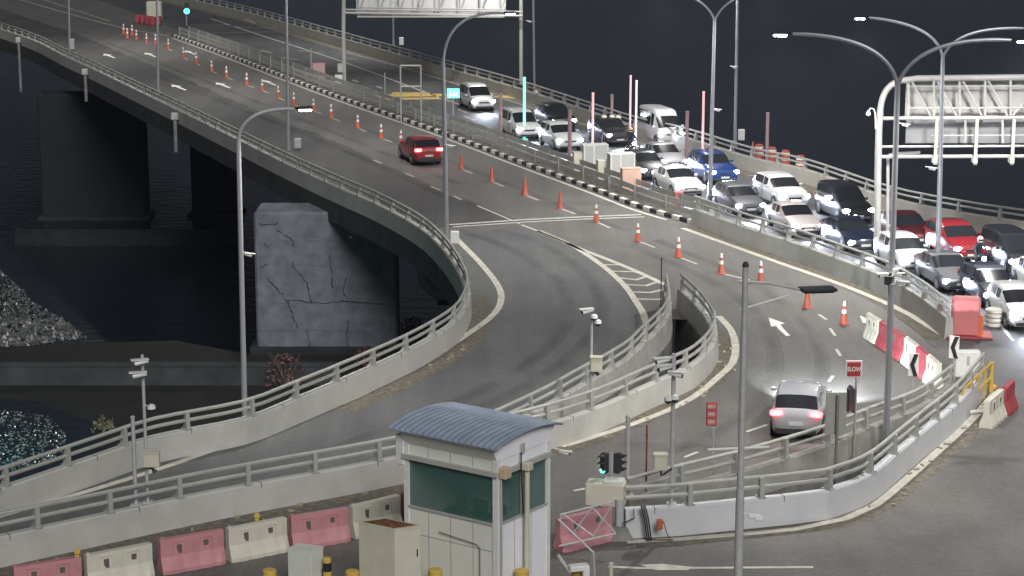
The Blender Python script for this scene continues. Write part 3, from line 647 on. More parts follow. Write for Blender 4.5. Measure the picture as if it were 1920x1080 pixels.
# SLOW
b_ = U(1600, 868, 0); Y = b_.y; b_ = Vector((b_.x, Y, 0))
t = thing('road_sign', 'red SLOW sign with white border beside the silver hatchback', 'road sign', b_, world=True)
m = MB(); m.tube([(b_.x, b_.y, 0), (b_.x, b_.y, HT(b_, 700))], .04, 8); m.build('post', mat('sign_post_tan', (.4, .34, .26), .6, var=.2), t)
c = onplane(1601, 692, Y-.06); sign_board(t, c, .54, .58, M_signred, M_white)
text_mesh('SLOW', .2, M_lineb, t, loc=c-Vector(t['w'])+Vector((0, -.045, 0)), sx=.78, bold=.006)
m = MB(); c2 = onplane(1597, 748, Y-.1); m.bbox(c2, (.1, .5, .85), .02, R(10)); m.build('side_plate', mat('purple_grey_plate', (.09, .07, .11), .5, var=.3, sc=5), t)
# red three-row sign
b_ = U(1336, 905, 0)
t = thing('road_sign', 'tall narrow red sign with three rows of white words left of the lamp mast', 'road sign', b_, world=True)
m = MB(); m.tube([b_, (b_.x, b_.y, HT(b_, 760))], .03, 8); m.build('post', M_galv, t)
c = onplane(1334, 776, b_.y-.05); sign_board(t, c, .34, .78, M_signred, M_red, 0, .02)
for i, w_ in enumerate(('REDUCE', 'SPEED', 'NOW')): 
    m = MB(); m.box(c+Vector((0, -.036, .25-.25*i)), (.26, .01, .19)); m.build('panel', mat('sign_pale_red', (.5, .2, .18), .5, var=.1), t)
    text_mesh(w_, .1, M_lineb, t, loc=c-Vector(t['w'])+Vector((0, -.044, .25-.25*i)), sx=.7)
# chevrons
for (px, py, bx, by, lb) in ((1713, 684, 1713, 745, 'black and white chevron board in front of the last white plastic barrier'), (1789, 651, 1789, 715, 'black and white chevron board below the big red block')):
    b_ = U(bx, by, .9); t = thing('chevron_sign', lb, 'chevron sign', b_, group='chevron boards on the parapet bend', world=True)
    c = onplane(px, py, b_.y-.05); m = MB(); m.bbox(c, (.36, .03, .84), .008, R(-25)); m.build('board', M_white, t)
    m = MB(); ca, sa = math.cos(R(-25)), math.sin(R(-25)); 
    def pp(x, z): return c+Vector((x*ca, x*sa, z))+Vector((sa, -ca, 0))*.03
    m.extr([pp(-.12, 0), pp(.02, .4), pp(.17, .4), pp(.03, 0), pp(.17, -.4), pp(.02, -.4)], Vector((sa, -ca, 0))*.006); m.build('arrow', M_black, t)
    m = MB(); m.tube([b_, c], .03, 6); m.build('post', M_galv, t)
# big grey sign back (edge-on pair)
b_ = U(1565, 930, 0); t = thing('road_sign', 'plain grey back of a sign board just right of the silver hatchback', 'road sign', b_, world=True)
m = MB(); m.tube([b_, (b_.x, b_.y, HT(b_, 740))], .05, 8); m.build('post', mat('post_grey_brown', (.2, .19, .18), .6, var=.2), t)
c = onplane(1567, 775, b_.y+.08); m = MB(); m.bbox(c, (.64, .04, 1.35), .01); m.build('board', mat('sign_rear', (.33, .33, .3), .7, var=.08, sc=2), t)
m = MB(); m.bbox(onplane(1590, 750, b_.y+.3), (.06, .3, .75), .02); m.build('side_board', M_dark, t)
# ---------------------------------------------------------------- traffic lights
b_ = U(1146, 990, 0); t = thing('traffic_light', 'traffic light showing green arrow light behind the guard booth', 'traffic light', b_, world=True)
m = MB(); m.tube([(b_.x, b_.y, 0), (b_.x, b_.y, HT(b_, 848))], .035, 8); m.build('post', M_galv, t)
for dx, a in ((-.2, R(-35)), (.19, R(65))):
    c = onplane(1146, 868, b_.y)+Vector((dx, 0, 0)); m = MB(); m.bbox(c, (.22, .2, .62), .03, a); nr = Vector((math.sin(a), -math.cos(a), 0))
    for k in range(3):
        q = c+Vector((0, 0, .2-.2*k))+nr*.1; pts = []
        for j in range(9):
            an = PI*j/8; pts.append(q+Vector((math.cos(a), math.sin(a), 0))*math.cos(an)*.09+Vector((0, 0, math.sin(an)*.09)))
        for p, r_ in zip(pts, pts[1:]): m.add([p, r_, r_+nr*.16, p+nr*.16], [(0, 1, 2, 3)])
    h = m.build('signal_head', M_dark, t)
    if dx < 0:
        m = MB(); q = c+Vector((0, 0, -.2))+nr*.11; m.lathe([(.085, -.01), (.085, .01)], (0, 0, 0), 14, 'Y')
        m.v = [Matrix.Rotation(a, 3, 'Z')@v+q for v in m.v]; m.build('green_lens', M_teal, t)
b_ = U(350, 48, 0); t = thing('traffic_light', 'distant green traffic light near the top left corner', 'traffic light', b_, world=True)
m = MB(); m.tube([b_, (b_.x, b_.y, HT(b_, 8))], .08, 8); m.build('post', M_pole, t)
m = MB(); m.bbox(onplane(350, 16, b_.y-.1), (.4, .3, 1.2), .05); m.build('signal_head', M_dark, t)
m = MB(); m.lathe([(.3, -.04), (.32, .02), (.2, .08)], onplane(350, 21, b_.y-.3), 14, 'Y'); m.build('green_lens', mat('green_signal_far', (.1, .8, .7), .3, var=0, emit=(.1, .9, .7), es=2.5), t)
b_ = U(850, 238, 0); t = thing('lit_sign', 'small glowing turquoise sign on a thin post behind the white minivan', 'sign', b_, world=True)
m = MB(); m.tube([b_, (b_.x, b_.y, HT(b_, 180))], .04, 8); m.build('post', M_galv, t)
m = MB(); m.bbox(onplane(850, 175, b_.y), (.95, .12, .75), .04); m.build('housing', M_dark, t)
m = MB(); m.bbox(onplane(850, 175, b_.y-.07), (.88, .04, .68), .02); m.build('screen', mat('lit_screen', (.2, .7, .7), .4, var=0, emit=(.12, .85, .85), es=1.5), t)
m = MB()
for dx in (-.22, .05, .28): m.box(onplane(850, 176, b_.y-.1)+Vector((dx, 0, -.02)), (.06, .02, .42))
m.box(onplane(850, 178, b_.y-.1)+Vector((0, 0, 0)), (.62, .02, .07)); m.build('symbol', mat('lit_symbol', (.8, 1, 1), .4, var=0, emit=(.7, 1, 1), es=1.6), t)
# ---------------------------------------------------------------- slim lane posts in the queue plaza
M_tpk = mat('lit_post_pink', (.8, .5, .5), .4, var=0, emit=(1, .5, .5), es=.55)  # emission stands in for signal light falling on plain posts
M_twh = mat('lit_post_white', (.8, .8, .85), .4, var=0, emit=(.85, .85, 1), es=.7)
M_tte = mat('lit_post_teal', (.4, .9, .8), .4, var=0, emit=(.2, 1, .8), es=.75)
M_tbr = mat('dull_pink_post', (.33, .22, .22), .6, var=.15, sc=3)
for (x, yb, yt, mt_, r_, lb) in ((983, 262, 146, M_tte, .1, 'turquoise lit lane post beside the second white minivan'), (1111, 278, 175, M_tpk, .08, 'pink lit lane post above the tall grey cabinet'),
                                 (1181, 268, 143, M_tpk, .07, 'tallest pink lane post just left of the white van'), (1192, 275, 152, M_twh, .07, 'white lit lane post touching the white van'),
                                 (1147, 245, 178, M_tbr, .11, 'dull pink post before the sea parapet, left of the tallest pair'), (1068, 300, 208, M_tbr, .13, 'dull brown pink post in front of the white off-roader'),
                                 (939, 258, 176, M_tbr, .13, 'dull brown post at the head of the lane island, left of the turquoise lit one'), (1287, 302, 210, M_tbr, .12, 'dull pink post right of the white van'),
                                 (1317, 296, 173, M_tpk, .08, 'thin pink lit post left of the forked median lamp'), (1437, 318, 212, M_tbr, .11, 'dull pink post standing among the orange drums')):
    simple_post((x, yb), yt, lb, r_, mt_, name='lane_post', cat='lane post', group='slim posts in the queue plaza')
# island with orange drums
m = MB(); isl = smooth_path(US([(1350, 296), (1400, 310), (1450, 322), (1500, 335)]), .8); m.ribbon(isl, [(-.3, 0), (1.6, 0), (1.6, .14), (-.3, .14)]); structure('lane_island', m, M_deck)
t = thing('island_kerb', 'chipped white kerb round the island of orange drums', 'kerb', (isl[3].x, isl[3].y, 0), world=True)
m = MB()
for i, (p, h) in enumerate(walk(isl, .9)): 
    m.bbox((p.x+.3*math.sin(h), p.y-.4*math.cos(h), .1), (.85 if i % 2 else .6, .16, .2), .02, h)
m.build('kerb_stone', mat('pinkish_white', (.62, .5, .42), .8, var=.2), t)
drum = None
for i, (x, y) in enumerate(((1423, 306), (1447, 312), (1472, 318), (1500, 328))):
    if drum is None:
        drum = thing('traffic_drum', '', 'traffic drum'); m = MB(); m.lathe([(.3, 0), (.3, .35), (.27, .36), (.27, .7), (.24, .71), (.22, 1.05)], n=14); m.build('drum_body', M_orange, drum, smooth=True)
        for z_ in (.2, .52, .86):
            m = MB(); m.lathe([(.31-.06*z_*.9, -.06), (.31-.06*z_*.9, .06)], (0, 0, z_), 14); m.build('white_band', M_refl, drum)
        o = drum
    else: o = copy_tree(drum)
    p = U(x, y); o.location = (p.x, p.y, .14); o['group'] = 'orange drums on the island'
    o['label'] = ORD[i].capitalize()+' orange and white drum from the left on the small island by the sea parapet'
for i, (x, y) in enumerate(((1411, 301), (1005, 187))):
    o = thing('tall_cone', ('slim orange marker left of the drums on the island' if i == 0 else 'tall orange cone against the sea parapet right of the first minivan'), 'cone', U(x, y)); m = MB(); m.lathe([(.32, 0), (.32, .05), (.22, .06), (.05, 1.15), (.03, 1.2)], n=12); m.build('cone_body', M_orange, o, smooth=True)
    m = MB(); m.lathe([(.165, .0), (.125, .25)], (0, 0, .5), 12); m.build('sleeve', M_refl, o)
# ---------------------------------------------------------------- cones
cone = None
n_ = len(cones)
for i, (x, y) in enumerate(cones):
    if cone is None:
        cone = thing('traffic_cone', '', 'traffic cone'); m = MB(); m.bbox((0, 0, .025), (.36, .36, .05), .02); m.lathe([(.17, .05), (.15, .08), (.105, .45)], n=14); m.lathe([(.085, .62), (.07, .75)], n=14); m.build('cone_body', M_orange, cone, smooth=True)
        m = MB(); m.lathe([(.106, .45), (.086, .62)], n=14); m.build('sleeve', M_refl, cone, smooth=True)
        m = MB(); m.lathe([(.07, .75), (.055, .9), (.05, .94), (.0, .96)], n=12); m.build('cap', M_refl, cone, smooth=True)
        o = cone
    else: o = copy_tree(cone)
    o.location = U(x, y); o.rotation_euler = (0, 0, random.random()*1.5); s_ = random.uniform(.95, 1.1); o.scale = (s_, s_, s_)
    o['group'] = 'orange cones down the lane line'
    w_ = ORD[i] if i < 20 else ['twenty-first', 'twenty-second', 'twenty-third', 'twenty-fourth', 'twenty-fifth', 'twenty-sixth', 'twenty-seventh', 'twenty-eighth', 'twenty-ninth', 'thirtieth', 'thirty-first'][i-20]
    o['label'] = f'orange cone with white top, {w_} up the lane line from the SLOW sign'
    if i in (1, 7, 8, 9, 10):
        for ch in o.children:
            if ch.name.startswith(('sleeve', 'cap')):
                ch.data = ch.data.copy(); ch.data.materials[0] = M_orange
        o['label'] = f'plain orange cone without white bands, {w_} up the lane line from the SLOW sign'
# red tumbled cones at the far gantry foot
t = thing('barrier_stack', 'heap of red and white plastic barriers at the far median nose', 'barriers', U(285, 48), world=True)
m = MB()
for k in range(5):
    p = U(262+k*9, 48-abs(k-3)*1.5); m.bbox((p.x, p.y, .45), (1.0, .5, .9), .08, .4*k)
m.build('red_barrier', M_red, t)
p = U(288, 42); m = MB(); m.bbox((p.x, p.y+.8, 1.1), (1.6, 1.2, 2.2), .1); m.build('pale_block', M_cream, t)
# ---------------------------------------------------------------- plastic water barriers
def barrier_proto(col, L_=1.9, Hh=1.0):
    t = thing('plastic_barrier', '', 'plastic barrier'); m = MB(); h = L_/2
    sec = [(.3, 0), (.3, .12), (.14, .48), (.11, Hh-.02), (-.11, Hh-.02), (-.14, .48), (-.3, .12), (-.3, 0)]
    n_s = 13; rings = []
    for i in range(n_s):
        x = -h+L_*i/(n_s-1); f = 1-.10*(i % 3 == 1) if 0 < i < n_s-1 else .8
        rings.append([(x, y*f if z < .6 else y, z) for y, z in sec])
    vs = [v for r_ in rings for v in r_]; k = len(sec)
    m.add(vs, [(i*k+j, (i+1)*k+j, (i+1)*k+(j+1) % k, i*k+(j+1) % k) for i in range(n_s-1) for j in range(k)]+[tuple(range(k)), tuple(reversed(range((n_s-1)*k, n_s*k)))])
    m.build('shell', col, t, bev=.012)
    for x in (-.42*h, .42*h):
        m = MB(); m.bbox((x, 0, .66), (.16, .262, .27), .01); m.build('fork_slot', mat('slot_shadow', (.12, .1, .1), .9, var=0), t)
        for s_ in (-1, 1):
            m = MB(); m.tube([(x-.2, s_*.125, .42), (x-.17, s_*.125, .88), (x+.17, s_*.125, .88), (x+.2, s_*.125, .42)], .02, 5); m.build('slot_frame', col, t)
    m = MB(); m.box((h*.5, 0, .04), (.3, .5, .05)); m.tube([(-h+.08, 0, Hh-.03), (-h+.08, 0, Hh+.03)], .05, 8); m.build('coupling', col, t)
    return t
BP = {}
def barrier(a, b_, col, label, group):
    """a, b_: ends of the base on the ground"""
    L_ = (b_-a).length; key = col.name
    if key not in BP: BP[key] = barrier_proto(col); o = BP[key]
    else: o = copy_tree(BP[key])
    c = (a+b_)/2; o.location = (c.x, c.y, .006); o.rotation_euler = (0, 0, math.atan2(b_.y-a.y, b_.x-a.x)); o.scale = (L_/1.95, 1, 1)
    o['label'] = label; o['group'] = group; return o
G1 = 'plastic barriers before the left parapet'
tops = [((22, 1062), (152, 1042), M_pink, 'pink plastic barrier at the far left end of the foreground row'), ((158, 1040), (284, 1016), M_wpl, 'white plastic barrier, leftmost of the white ones in the foreground row'),
        ((296, 1012), (418, 990), M_pink, 'pink plastic barrier between two white ones in the foreground row'), ((424, 990), (536, 968), M_wpl, 'white plastic barrier with a round yellow lamp on top'),
        ((542, 968), (652, 950), M_pink, 'pink plastic barrier behind the small cream cabinet'), ((656, 948), (748, 926), M_wpl, 'white plastic barrier just left of the guard booth'), ((754, 926), (830, 908), M_red, 'deep red plastic barrier half hidden behind the guard booth')]
for a, b_, col, lb in tops: barrier(U(*a, 1.0), U(*b_, 1.0), col, lb, G1)
barrier(U(1045, 972, 1.0), U(1145, 948, 1.0), MC['pink_plastic'], 'bright pink plastic barrier behind the tubular gate', G1)
for (x, y, z_, lb) in ((482, 969, 1.0, 'round yellow warning lamp on the white plastic barrier'), (145, 1037, 1.0, 'yellow lamp lying on the leftmost pink plastic barrier')):
    p = U(x, y+6, z_); m = MB(); t = thing('warning_lamp', lb, 'warning lamp', p); m.lathe([(.08, -.03), (.09, 0), (.08, .03)], (0, 0, .13), 14, 'Y'); m.build('lens', M_yel, t)
    m = MB(); m.box((0, 0, .03), (.1, .06, .08)); m.build('battery_case', M_yel, t)
G2 = 'plastic barriers across the closed lane'
line_ = smooth_path(US([(1628, 586), (1680, 618), (1722, 648), (1762, 682)], 1.0), .2); total = sum((b_-a).length for a, b_ in zip(line_, line_[1:]))
st = walk(line_, total/6*.999)
cols = [M_wpl, M_red, M_red, M_wpl, M_red, M_wpl]
lbs = ['white plastic barrier at the far end of the row across the closed lane', 'first red plastic barrier from the far end of the closed lane row', 'red plastic barrier right behind the forked lamp pole', 'white plastic barrier between two red ones on the closed lane', 'red plastic barrier second from the near end of the closed lane row', 'white plastic barrier at the near end, behind the chevron board']
for i in range(6):
    a = st[i][0]; b_ = st[i+1][0] if i+1 < len(st) else line_[-1]; d = (b_-a)*.03; barrier((a+d).to_3d(), (b_-d).to_3d(), cols[i], lbs[i], G2)
barrier(U(1850, 752, 1), U(1878, 728, 1), M_wpl, 'white plastic barrier on the open road right of the yellow railing', 'plastic barriers right of the yellow railing'); barrier(U(1882, 728, 1), U(1898, 712, 1), M_red, 'red plastic barrier lit by bluish light at the right edge', 'plastic barriers right of the yellow railing')
# ---------------------------------------------------------------- big red block, bollard, cabinets on the right
b_ = U(1812, 634); t = thing('block_barrier', 'tall salmon red block at the end of the median, right of the queue', 'barrier', b_, world=True)
M_salm = mat('salmon_block', (.62, .2, .2), .6, var=.08, sc=1.5)
m = MB(); m.bbox((b_.x, b_.y+.35, .85), (1.15, .75, 1.6), .09, R(-8)); m.build('block_body', M_salm, t, smooth=True)
m = MB(); m.bbox((b_.x+.15, b_.y+.35, .05), (1.9, 1.3, .1), .03, R(-8)); m.build('base', M_red, t)
b_ = U(1838, 634); t = thing('orange_bollard', 'bent orange plastic bollard touching the salmon block', 'bollard', b_, world=True)
m = MB(); m.lathe([(.2, 0), (.2, .08), (.1, .14), (.09, .9), (.1, .95)], (b_.x, b_.y, 0), 12); m.build('bollard_body', mat('bright_orange', (.8, .2, .07), .5, var=.05), t, smooth=True)
m = MB(); m.tube([(b_.x-.35, b_.y, .9), (b_.x-.1, b_.y, .75), (b_.x+.05, b_.y, .4)], .06, 8); m.build('loop', MC['bright_orange'], t, smooth=True)
b_ = U(1862, 612); t = thing('buffer_rings', 'stack of pale rubber rings beside the last white hatchback', 'buffer', b_, world=True)
for k in range(4): m = MB(); m.lathe([(.3, 0), (.36, .05), (.36, .13), (.3, .18)], (b_.x, b_.y, .2*k), 14); m.build('ring', M_wpl, t, smooth=True)
b_ = U(1812, 705); t = thing('white_cabinet', 'white roadside cabinet below the salmon block', 'cabinet', b_, world=True)
m = MB(); m.bbox((b_.x, b_.y, .5), (.95, .4, 1.0), .03); m.build('cabinet_body', M_white, t); m = MB(); m.box((b_.x, b_.y-.21, .65), (.1, .02, .35)); m.build('door_slot', M_grey, t)
# yellow tubular railing
m0, m1 = U(1803, 788).to_2d(), U(1857, 735).to_2d()
t = thing('yellow_railing', 'yellow tubular steel railing at the right end of the pale parapet', 'railing', m0.to_3d(), world=True)
for k in range(5):
    p = m0.lerp(m1, k/4); m = MB(); m.tube([(p.x, p.y, 0), (p.x, p.y, 1.15)], .05 if k < 4 else .09, 8); m.build('post', M_yel, t, smooth=True)
for hz in (1.12, .55): m = MB(); m.tube([(m0.x, m0.y, hz), (m1.x, m1.y, hz)], .045, 8); m.build('rail', M_yel, t)
p = U(1858, 728); m = MB(); m.lathe([(.22, 0), (.22, .1), (.12, .14)], p, 12); m.build('base', mat('amber_base', (.7, .35, .06), .6, var=.1), t)
b_ = U(1832, 778); m = MB(); m.tube([b_+Vector((-.3, 0, .08)), b_+Vector((.35, .2, .08))], .09, 10); tag(m.build('white_pipe', M_white), 'short white pipe lying on the ground beside the yellow railing', 'pipe')
# ---------------------------------------------------------------- cabinets in the median
for (x0, x1, yt, yb, lb, mt_, dd) in ((1090, 1139, 273, 322, 'tall grey equipment cabinet with framed door, left of the other framed one', M_grey, .8), (1140, 1189, 290, 341, 'tall grey equipment cabinet with pale frame, middle of the median group', M_grey, .8), (1164, 1202, 317, 360, 'salmon low cabinet at the right of the median group', mat('salmon_cabinet', (.6, .4, .32), .6, var=.06), .5),
                                     (1074, 1092, 287, 322, 'small dull cabinet at the left of the median group', M_cream, .5), (1119, 1137, 302, 338, 'narrow cream cabinet between the two framed ones', M_cream, .5),
                                     (585, 609, 120, 147, 'pinkish electrical cabinet on the far median', mat('pinkish_cabinet', (.5, .3, .32), .6, var=.1), .6), (628, 642, 141, 156, 'small white box low on the gantry post', M_white, .3), (633, 643, 120, 135, 'small grey box high on the gantry post', M_grey, .3), (1265, 1281, 362, 388, 'small salmon box on the crash rail beside the white sedan', MC['salmon_block'], .4)):
    zb = .18; a, c = U(x0, yb, zb), U(x1, yb, zb); h = HT(a, yt)-zb; wd = (c-a).length*.97
    if 'gantry post' in lb: zb = HT(U(646, 160), yb); h = HT(U(646, 160), yt)-zb; a = onplane(x0, yb, U(646, 160).y-.3); c = onplane(x1, yb, U(646, 160).y-.3); wd = (c-a).length
    t = thing('equipment_cabinet', lb, 'cabinet', (a+c)/2, group='cabinets on the median', world=True); ctr = (a+c)/2
    m = MB(); m.bbox((ctr.x, ctr.y+dd/2, zb+h/2), (wd, dd, h), .02, R(12) if dd > .4 else 0); m.build('cabinet_body', mt_, t)
    m = MB(); m.bbox((ctr.x, ctr.y+dd/2, zb+h+.02), (wd*1.05, dd*1.05, .05), .01, R(12) if dd > .4 else 0); m.build('lid', M_white if 'framed' in lb or 'pale frame' in lb else mt_, t)
    if dd == .8:
        m = MB(); ca, sa = math.cos(R(12)), math.sin(R(12)); q = Vector((ctr.x, ctr.y+dd/2, 0))+Vector((sa, -ca, 0))*(dd/2+.015)
        for s_ in (-.48, -.08, .48): m.box((q.x+ca*wd*s_, q.y+sa*wd*s_, zb+h/2), (.06, .04, h), R(12))
        m.build('door_frame', M_white, t)
# gray boxes at pole feet
for (x, y0, y1, by, lb) in ((559, 259, 277, 282, 'grey box on the left parapet beside a lamp post'), (1389, 242, 262, 278, 'pale box on the sea parapet beside a lamp post'), (753, 70, 84, 92, 'small pale box on the sea parapet near the top gantry'), (136, 73, 92, 96, 'grey box on the parapet at the farthest left lamp post'), (853, 433, 455, 478, 'pale box on the parapet at the expansion joint')):
    p = U(x, by); m = MB(); z1 = HT(p, y0); z0_ = HT(p, y1); t = thing('pole_box', lb, 'box', (p.x, p.y, z0_), group='boxes at the lamp feet', world=True)
    m.bbox((p.x, p.y-.1, (z0_+z1)/2), (.42, .35, z1-z0_), .02); m.build('box_body', M_grey if x < 600 else M_white, t)
    m = MB(); m.tube([(p.x, p.y, z0_), (p.x, p.y, .8)], .04, 6); m.build('support', M_galv, t)
for (x, y, yp, lb) in ((466, 478, 748, 'small white camera on the tall curved lamp at left'), (1345, 207, 380, 'small white camera on the forked median lamp'), (1377, 127, 278, 'pair of small cameras on the sea side lamp post'), (1748, 317, 528, 'small white camera on the farther forked lamp'), (993, 41, 175, 'tiny camera on the lamp post right of the top gantry'), (1697, 235, 488, 'tiny white camera inside the curve of the right gantry'), (1058, 849, 985, 'white camera on the right wall of the guard booth'), (845, 275, 470, 'small camera low on the lamp beside the red off-roader')):
    Y = U(x, yp).y-.15; p = onplane(x, y, Y); m = MB(); cctv(m, p, R(-20), .75); m.tube([p+Vector((0, 0, .08)), p+Vector((-.3, .1, .1))], .02, 6)
    t = thing('security_camera', lb, 'camera', p, group='small cameras on posts', world=True); m.build('camera_body', [M_white, M_dark], t)
# frames and drain pipes
b_ = U(752, 232); b2 = U(790, 232); zt = HT(b_, 123); t = thing('empty_steel_stand', 'empty rectangular steel frame standing on the median', 'frame', b_, world=True)
m = MB()
for x in (b_.x, b2.x): m.tube([(x, b_.y, .1), (x, b_.y, zt)], .06, 6)
for z_ in (zt, HT(b_, 162)): m.tube([(b_.x, b_.y, z_), (b2.x, b_.y, z_)], .06, 6)
m.build('frame_tube', M_rail, t)
simple_post((722, 192), 138, 'short pale post left of the empty frame on the median', .05, M_rail, name='post'); simple_post((584, 140), 92, 'pale post beside the pinkish cabinet', .07, M_rail, name='post')
for (x, y0, y1, lb) in ((338, 192, 285, 'grey drain pipe hanging below the left parapet, nearest of three'), (168, 110, 190, 'drain pipe hanging below the left parapet, middle of three'), (41, 48, 172, 'drain pipe hanging below the left parapet, farthest of three')):
    i = min(range(len(B1)), key=lambda i: abs((B1[i].x)/(B1[i].y)-U(x, y0).x/U(x, y0).y)+(0 if i < ileft else 99)); p = offset(B1, -.5)[i]
    b_ = Vector((p.x, p.y, 0)); t = thing('drain_pipe', lb, 'drain pipe', (p.x, p.y, -1), group='drain pipes below the parapet', world=True)
    m = MB(); m.tube([(p.x, p.y, .7), (p.x, p.y, HT(b_, y1))], .14, 8); m.build('pipe', mat('pipe_grey', (.2, .205, .21), .7, var=.4, sc=3), t); m = MB(); m.bbox((p.x, p.y, .55), (.5, .4, .5), .04); m.build('hopper', M_grey, t)
# curved chute and column under the ramp
Yc = U(800, 560, -5).y
t = thing('drain_chute', 'pale curved concrete chute under the ramp beside the large pier', 'chute', onplane(800, 540, Yc), world=True)
m = MB(); m.tube([onplane(786, 466, Yc), onplane(792, 500, Yc), onplane(800, 530, Yc), onplane(822, 548, Yc), onplane(850, 545, Yc)], [.42, .45, .48, .5, .5], 6); m.build('chute_body', mat('chute_concrete', (.2, .22, .24), .9, var=.3), t, smooth=True)
m = MB(); m.tube([onplane(745, 462, Yc), onplane(758, 460, Yc), onplane(768, 450, Yc), onplane(770, 458, Yc), onplane(790, 464, Yc)], .07, 6); m.build('pipe', M_grey, t)
m = MB(); m.box(onplane(835, 520, Yc+1), (.9, .9, 3)); m.build('column', M_darkc, t)
# ---------------------------------------------------------------- bushes by the pier
def bush(px, py, rx, rz, col, label, z=-8.9, name='bush', n=240, twig=True):
    c = U(px, py, z); t = thing(name, label, 'bush', c, group='bushes on the bank', world=True)
    m = MB()
    for k in range(7):
        e = c+Vector((random.uniform(-rx, rx)*.7, random.uniform(-.5, .5), random.uniform(.5, 1)*rz)); m.tube([c, c.lerp(e, .5)+Vector((random.uniform(-.2, .2), 0, .1)), e], [.05, .03, .01], 5)
    m.build('stem', mat('twig_brown', (.16, .1, .08), .9, var=.2), t)
    m = MB()
    for k in range(n):
        while True:
            a = Vector((random.uniform(-1, 1), random.uniform(-1, 1), random.uniform(0, 1)))
            if .2 < a.length < 1: break
        p = c+Vector((a.x*rx, a.y*rx*.6, a.z*rz)); s_ = random.uniform(.08, .17); d = Vector((random.uniform(-1, 1), random.uniform(-1, 1), random.uniform(-1, 1))).normalized(); e = d.orthogonal().normalized()
        m.add([p-d*s_, p+e*s_*.45, p+d*s_, p-e*s_*.45], [(0, 1, 2, 3)])
    m.build('leaves', mat('leaf_'+col[0], col[1], .7, var=.4, sc=2), t)
bush(535, 722, 1.3, 1.9, ('reddish', (.16, .07, .07)), 'reddish leafless looking bush below the large pier, left of the other red one', n=200)
bush(692, 690, 1.0, 1.3, ('reddish', (.16, .07, .07)), 'dull red bush at the right foot of the large pier', n=220)
bush(775, 640, .9, 1.6, ('olive', (.16, .15, .08)), 'olive bush in the shade right of the large pier', n=260)
bush(195, 810, .7, .8, ('olive', (.16, .15, .08)), 'small dry weed clump behind the left parapet', n=90)
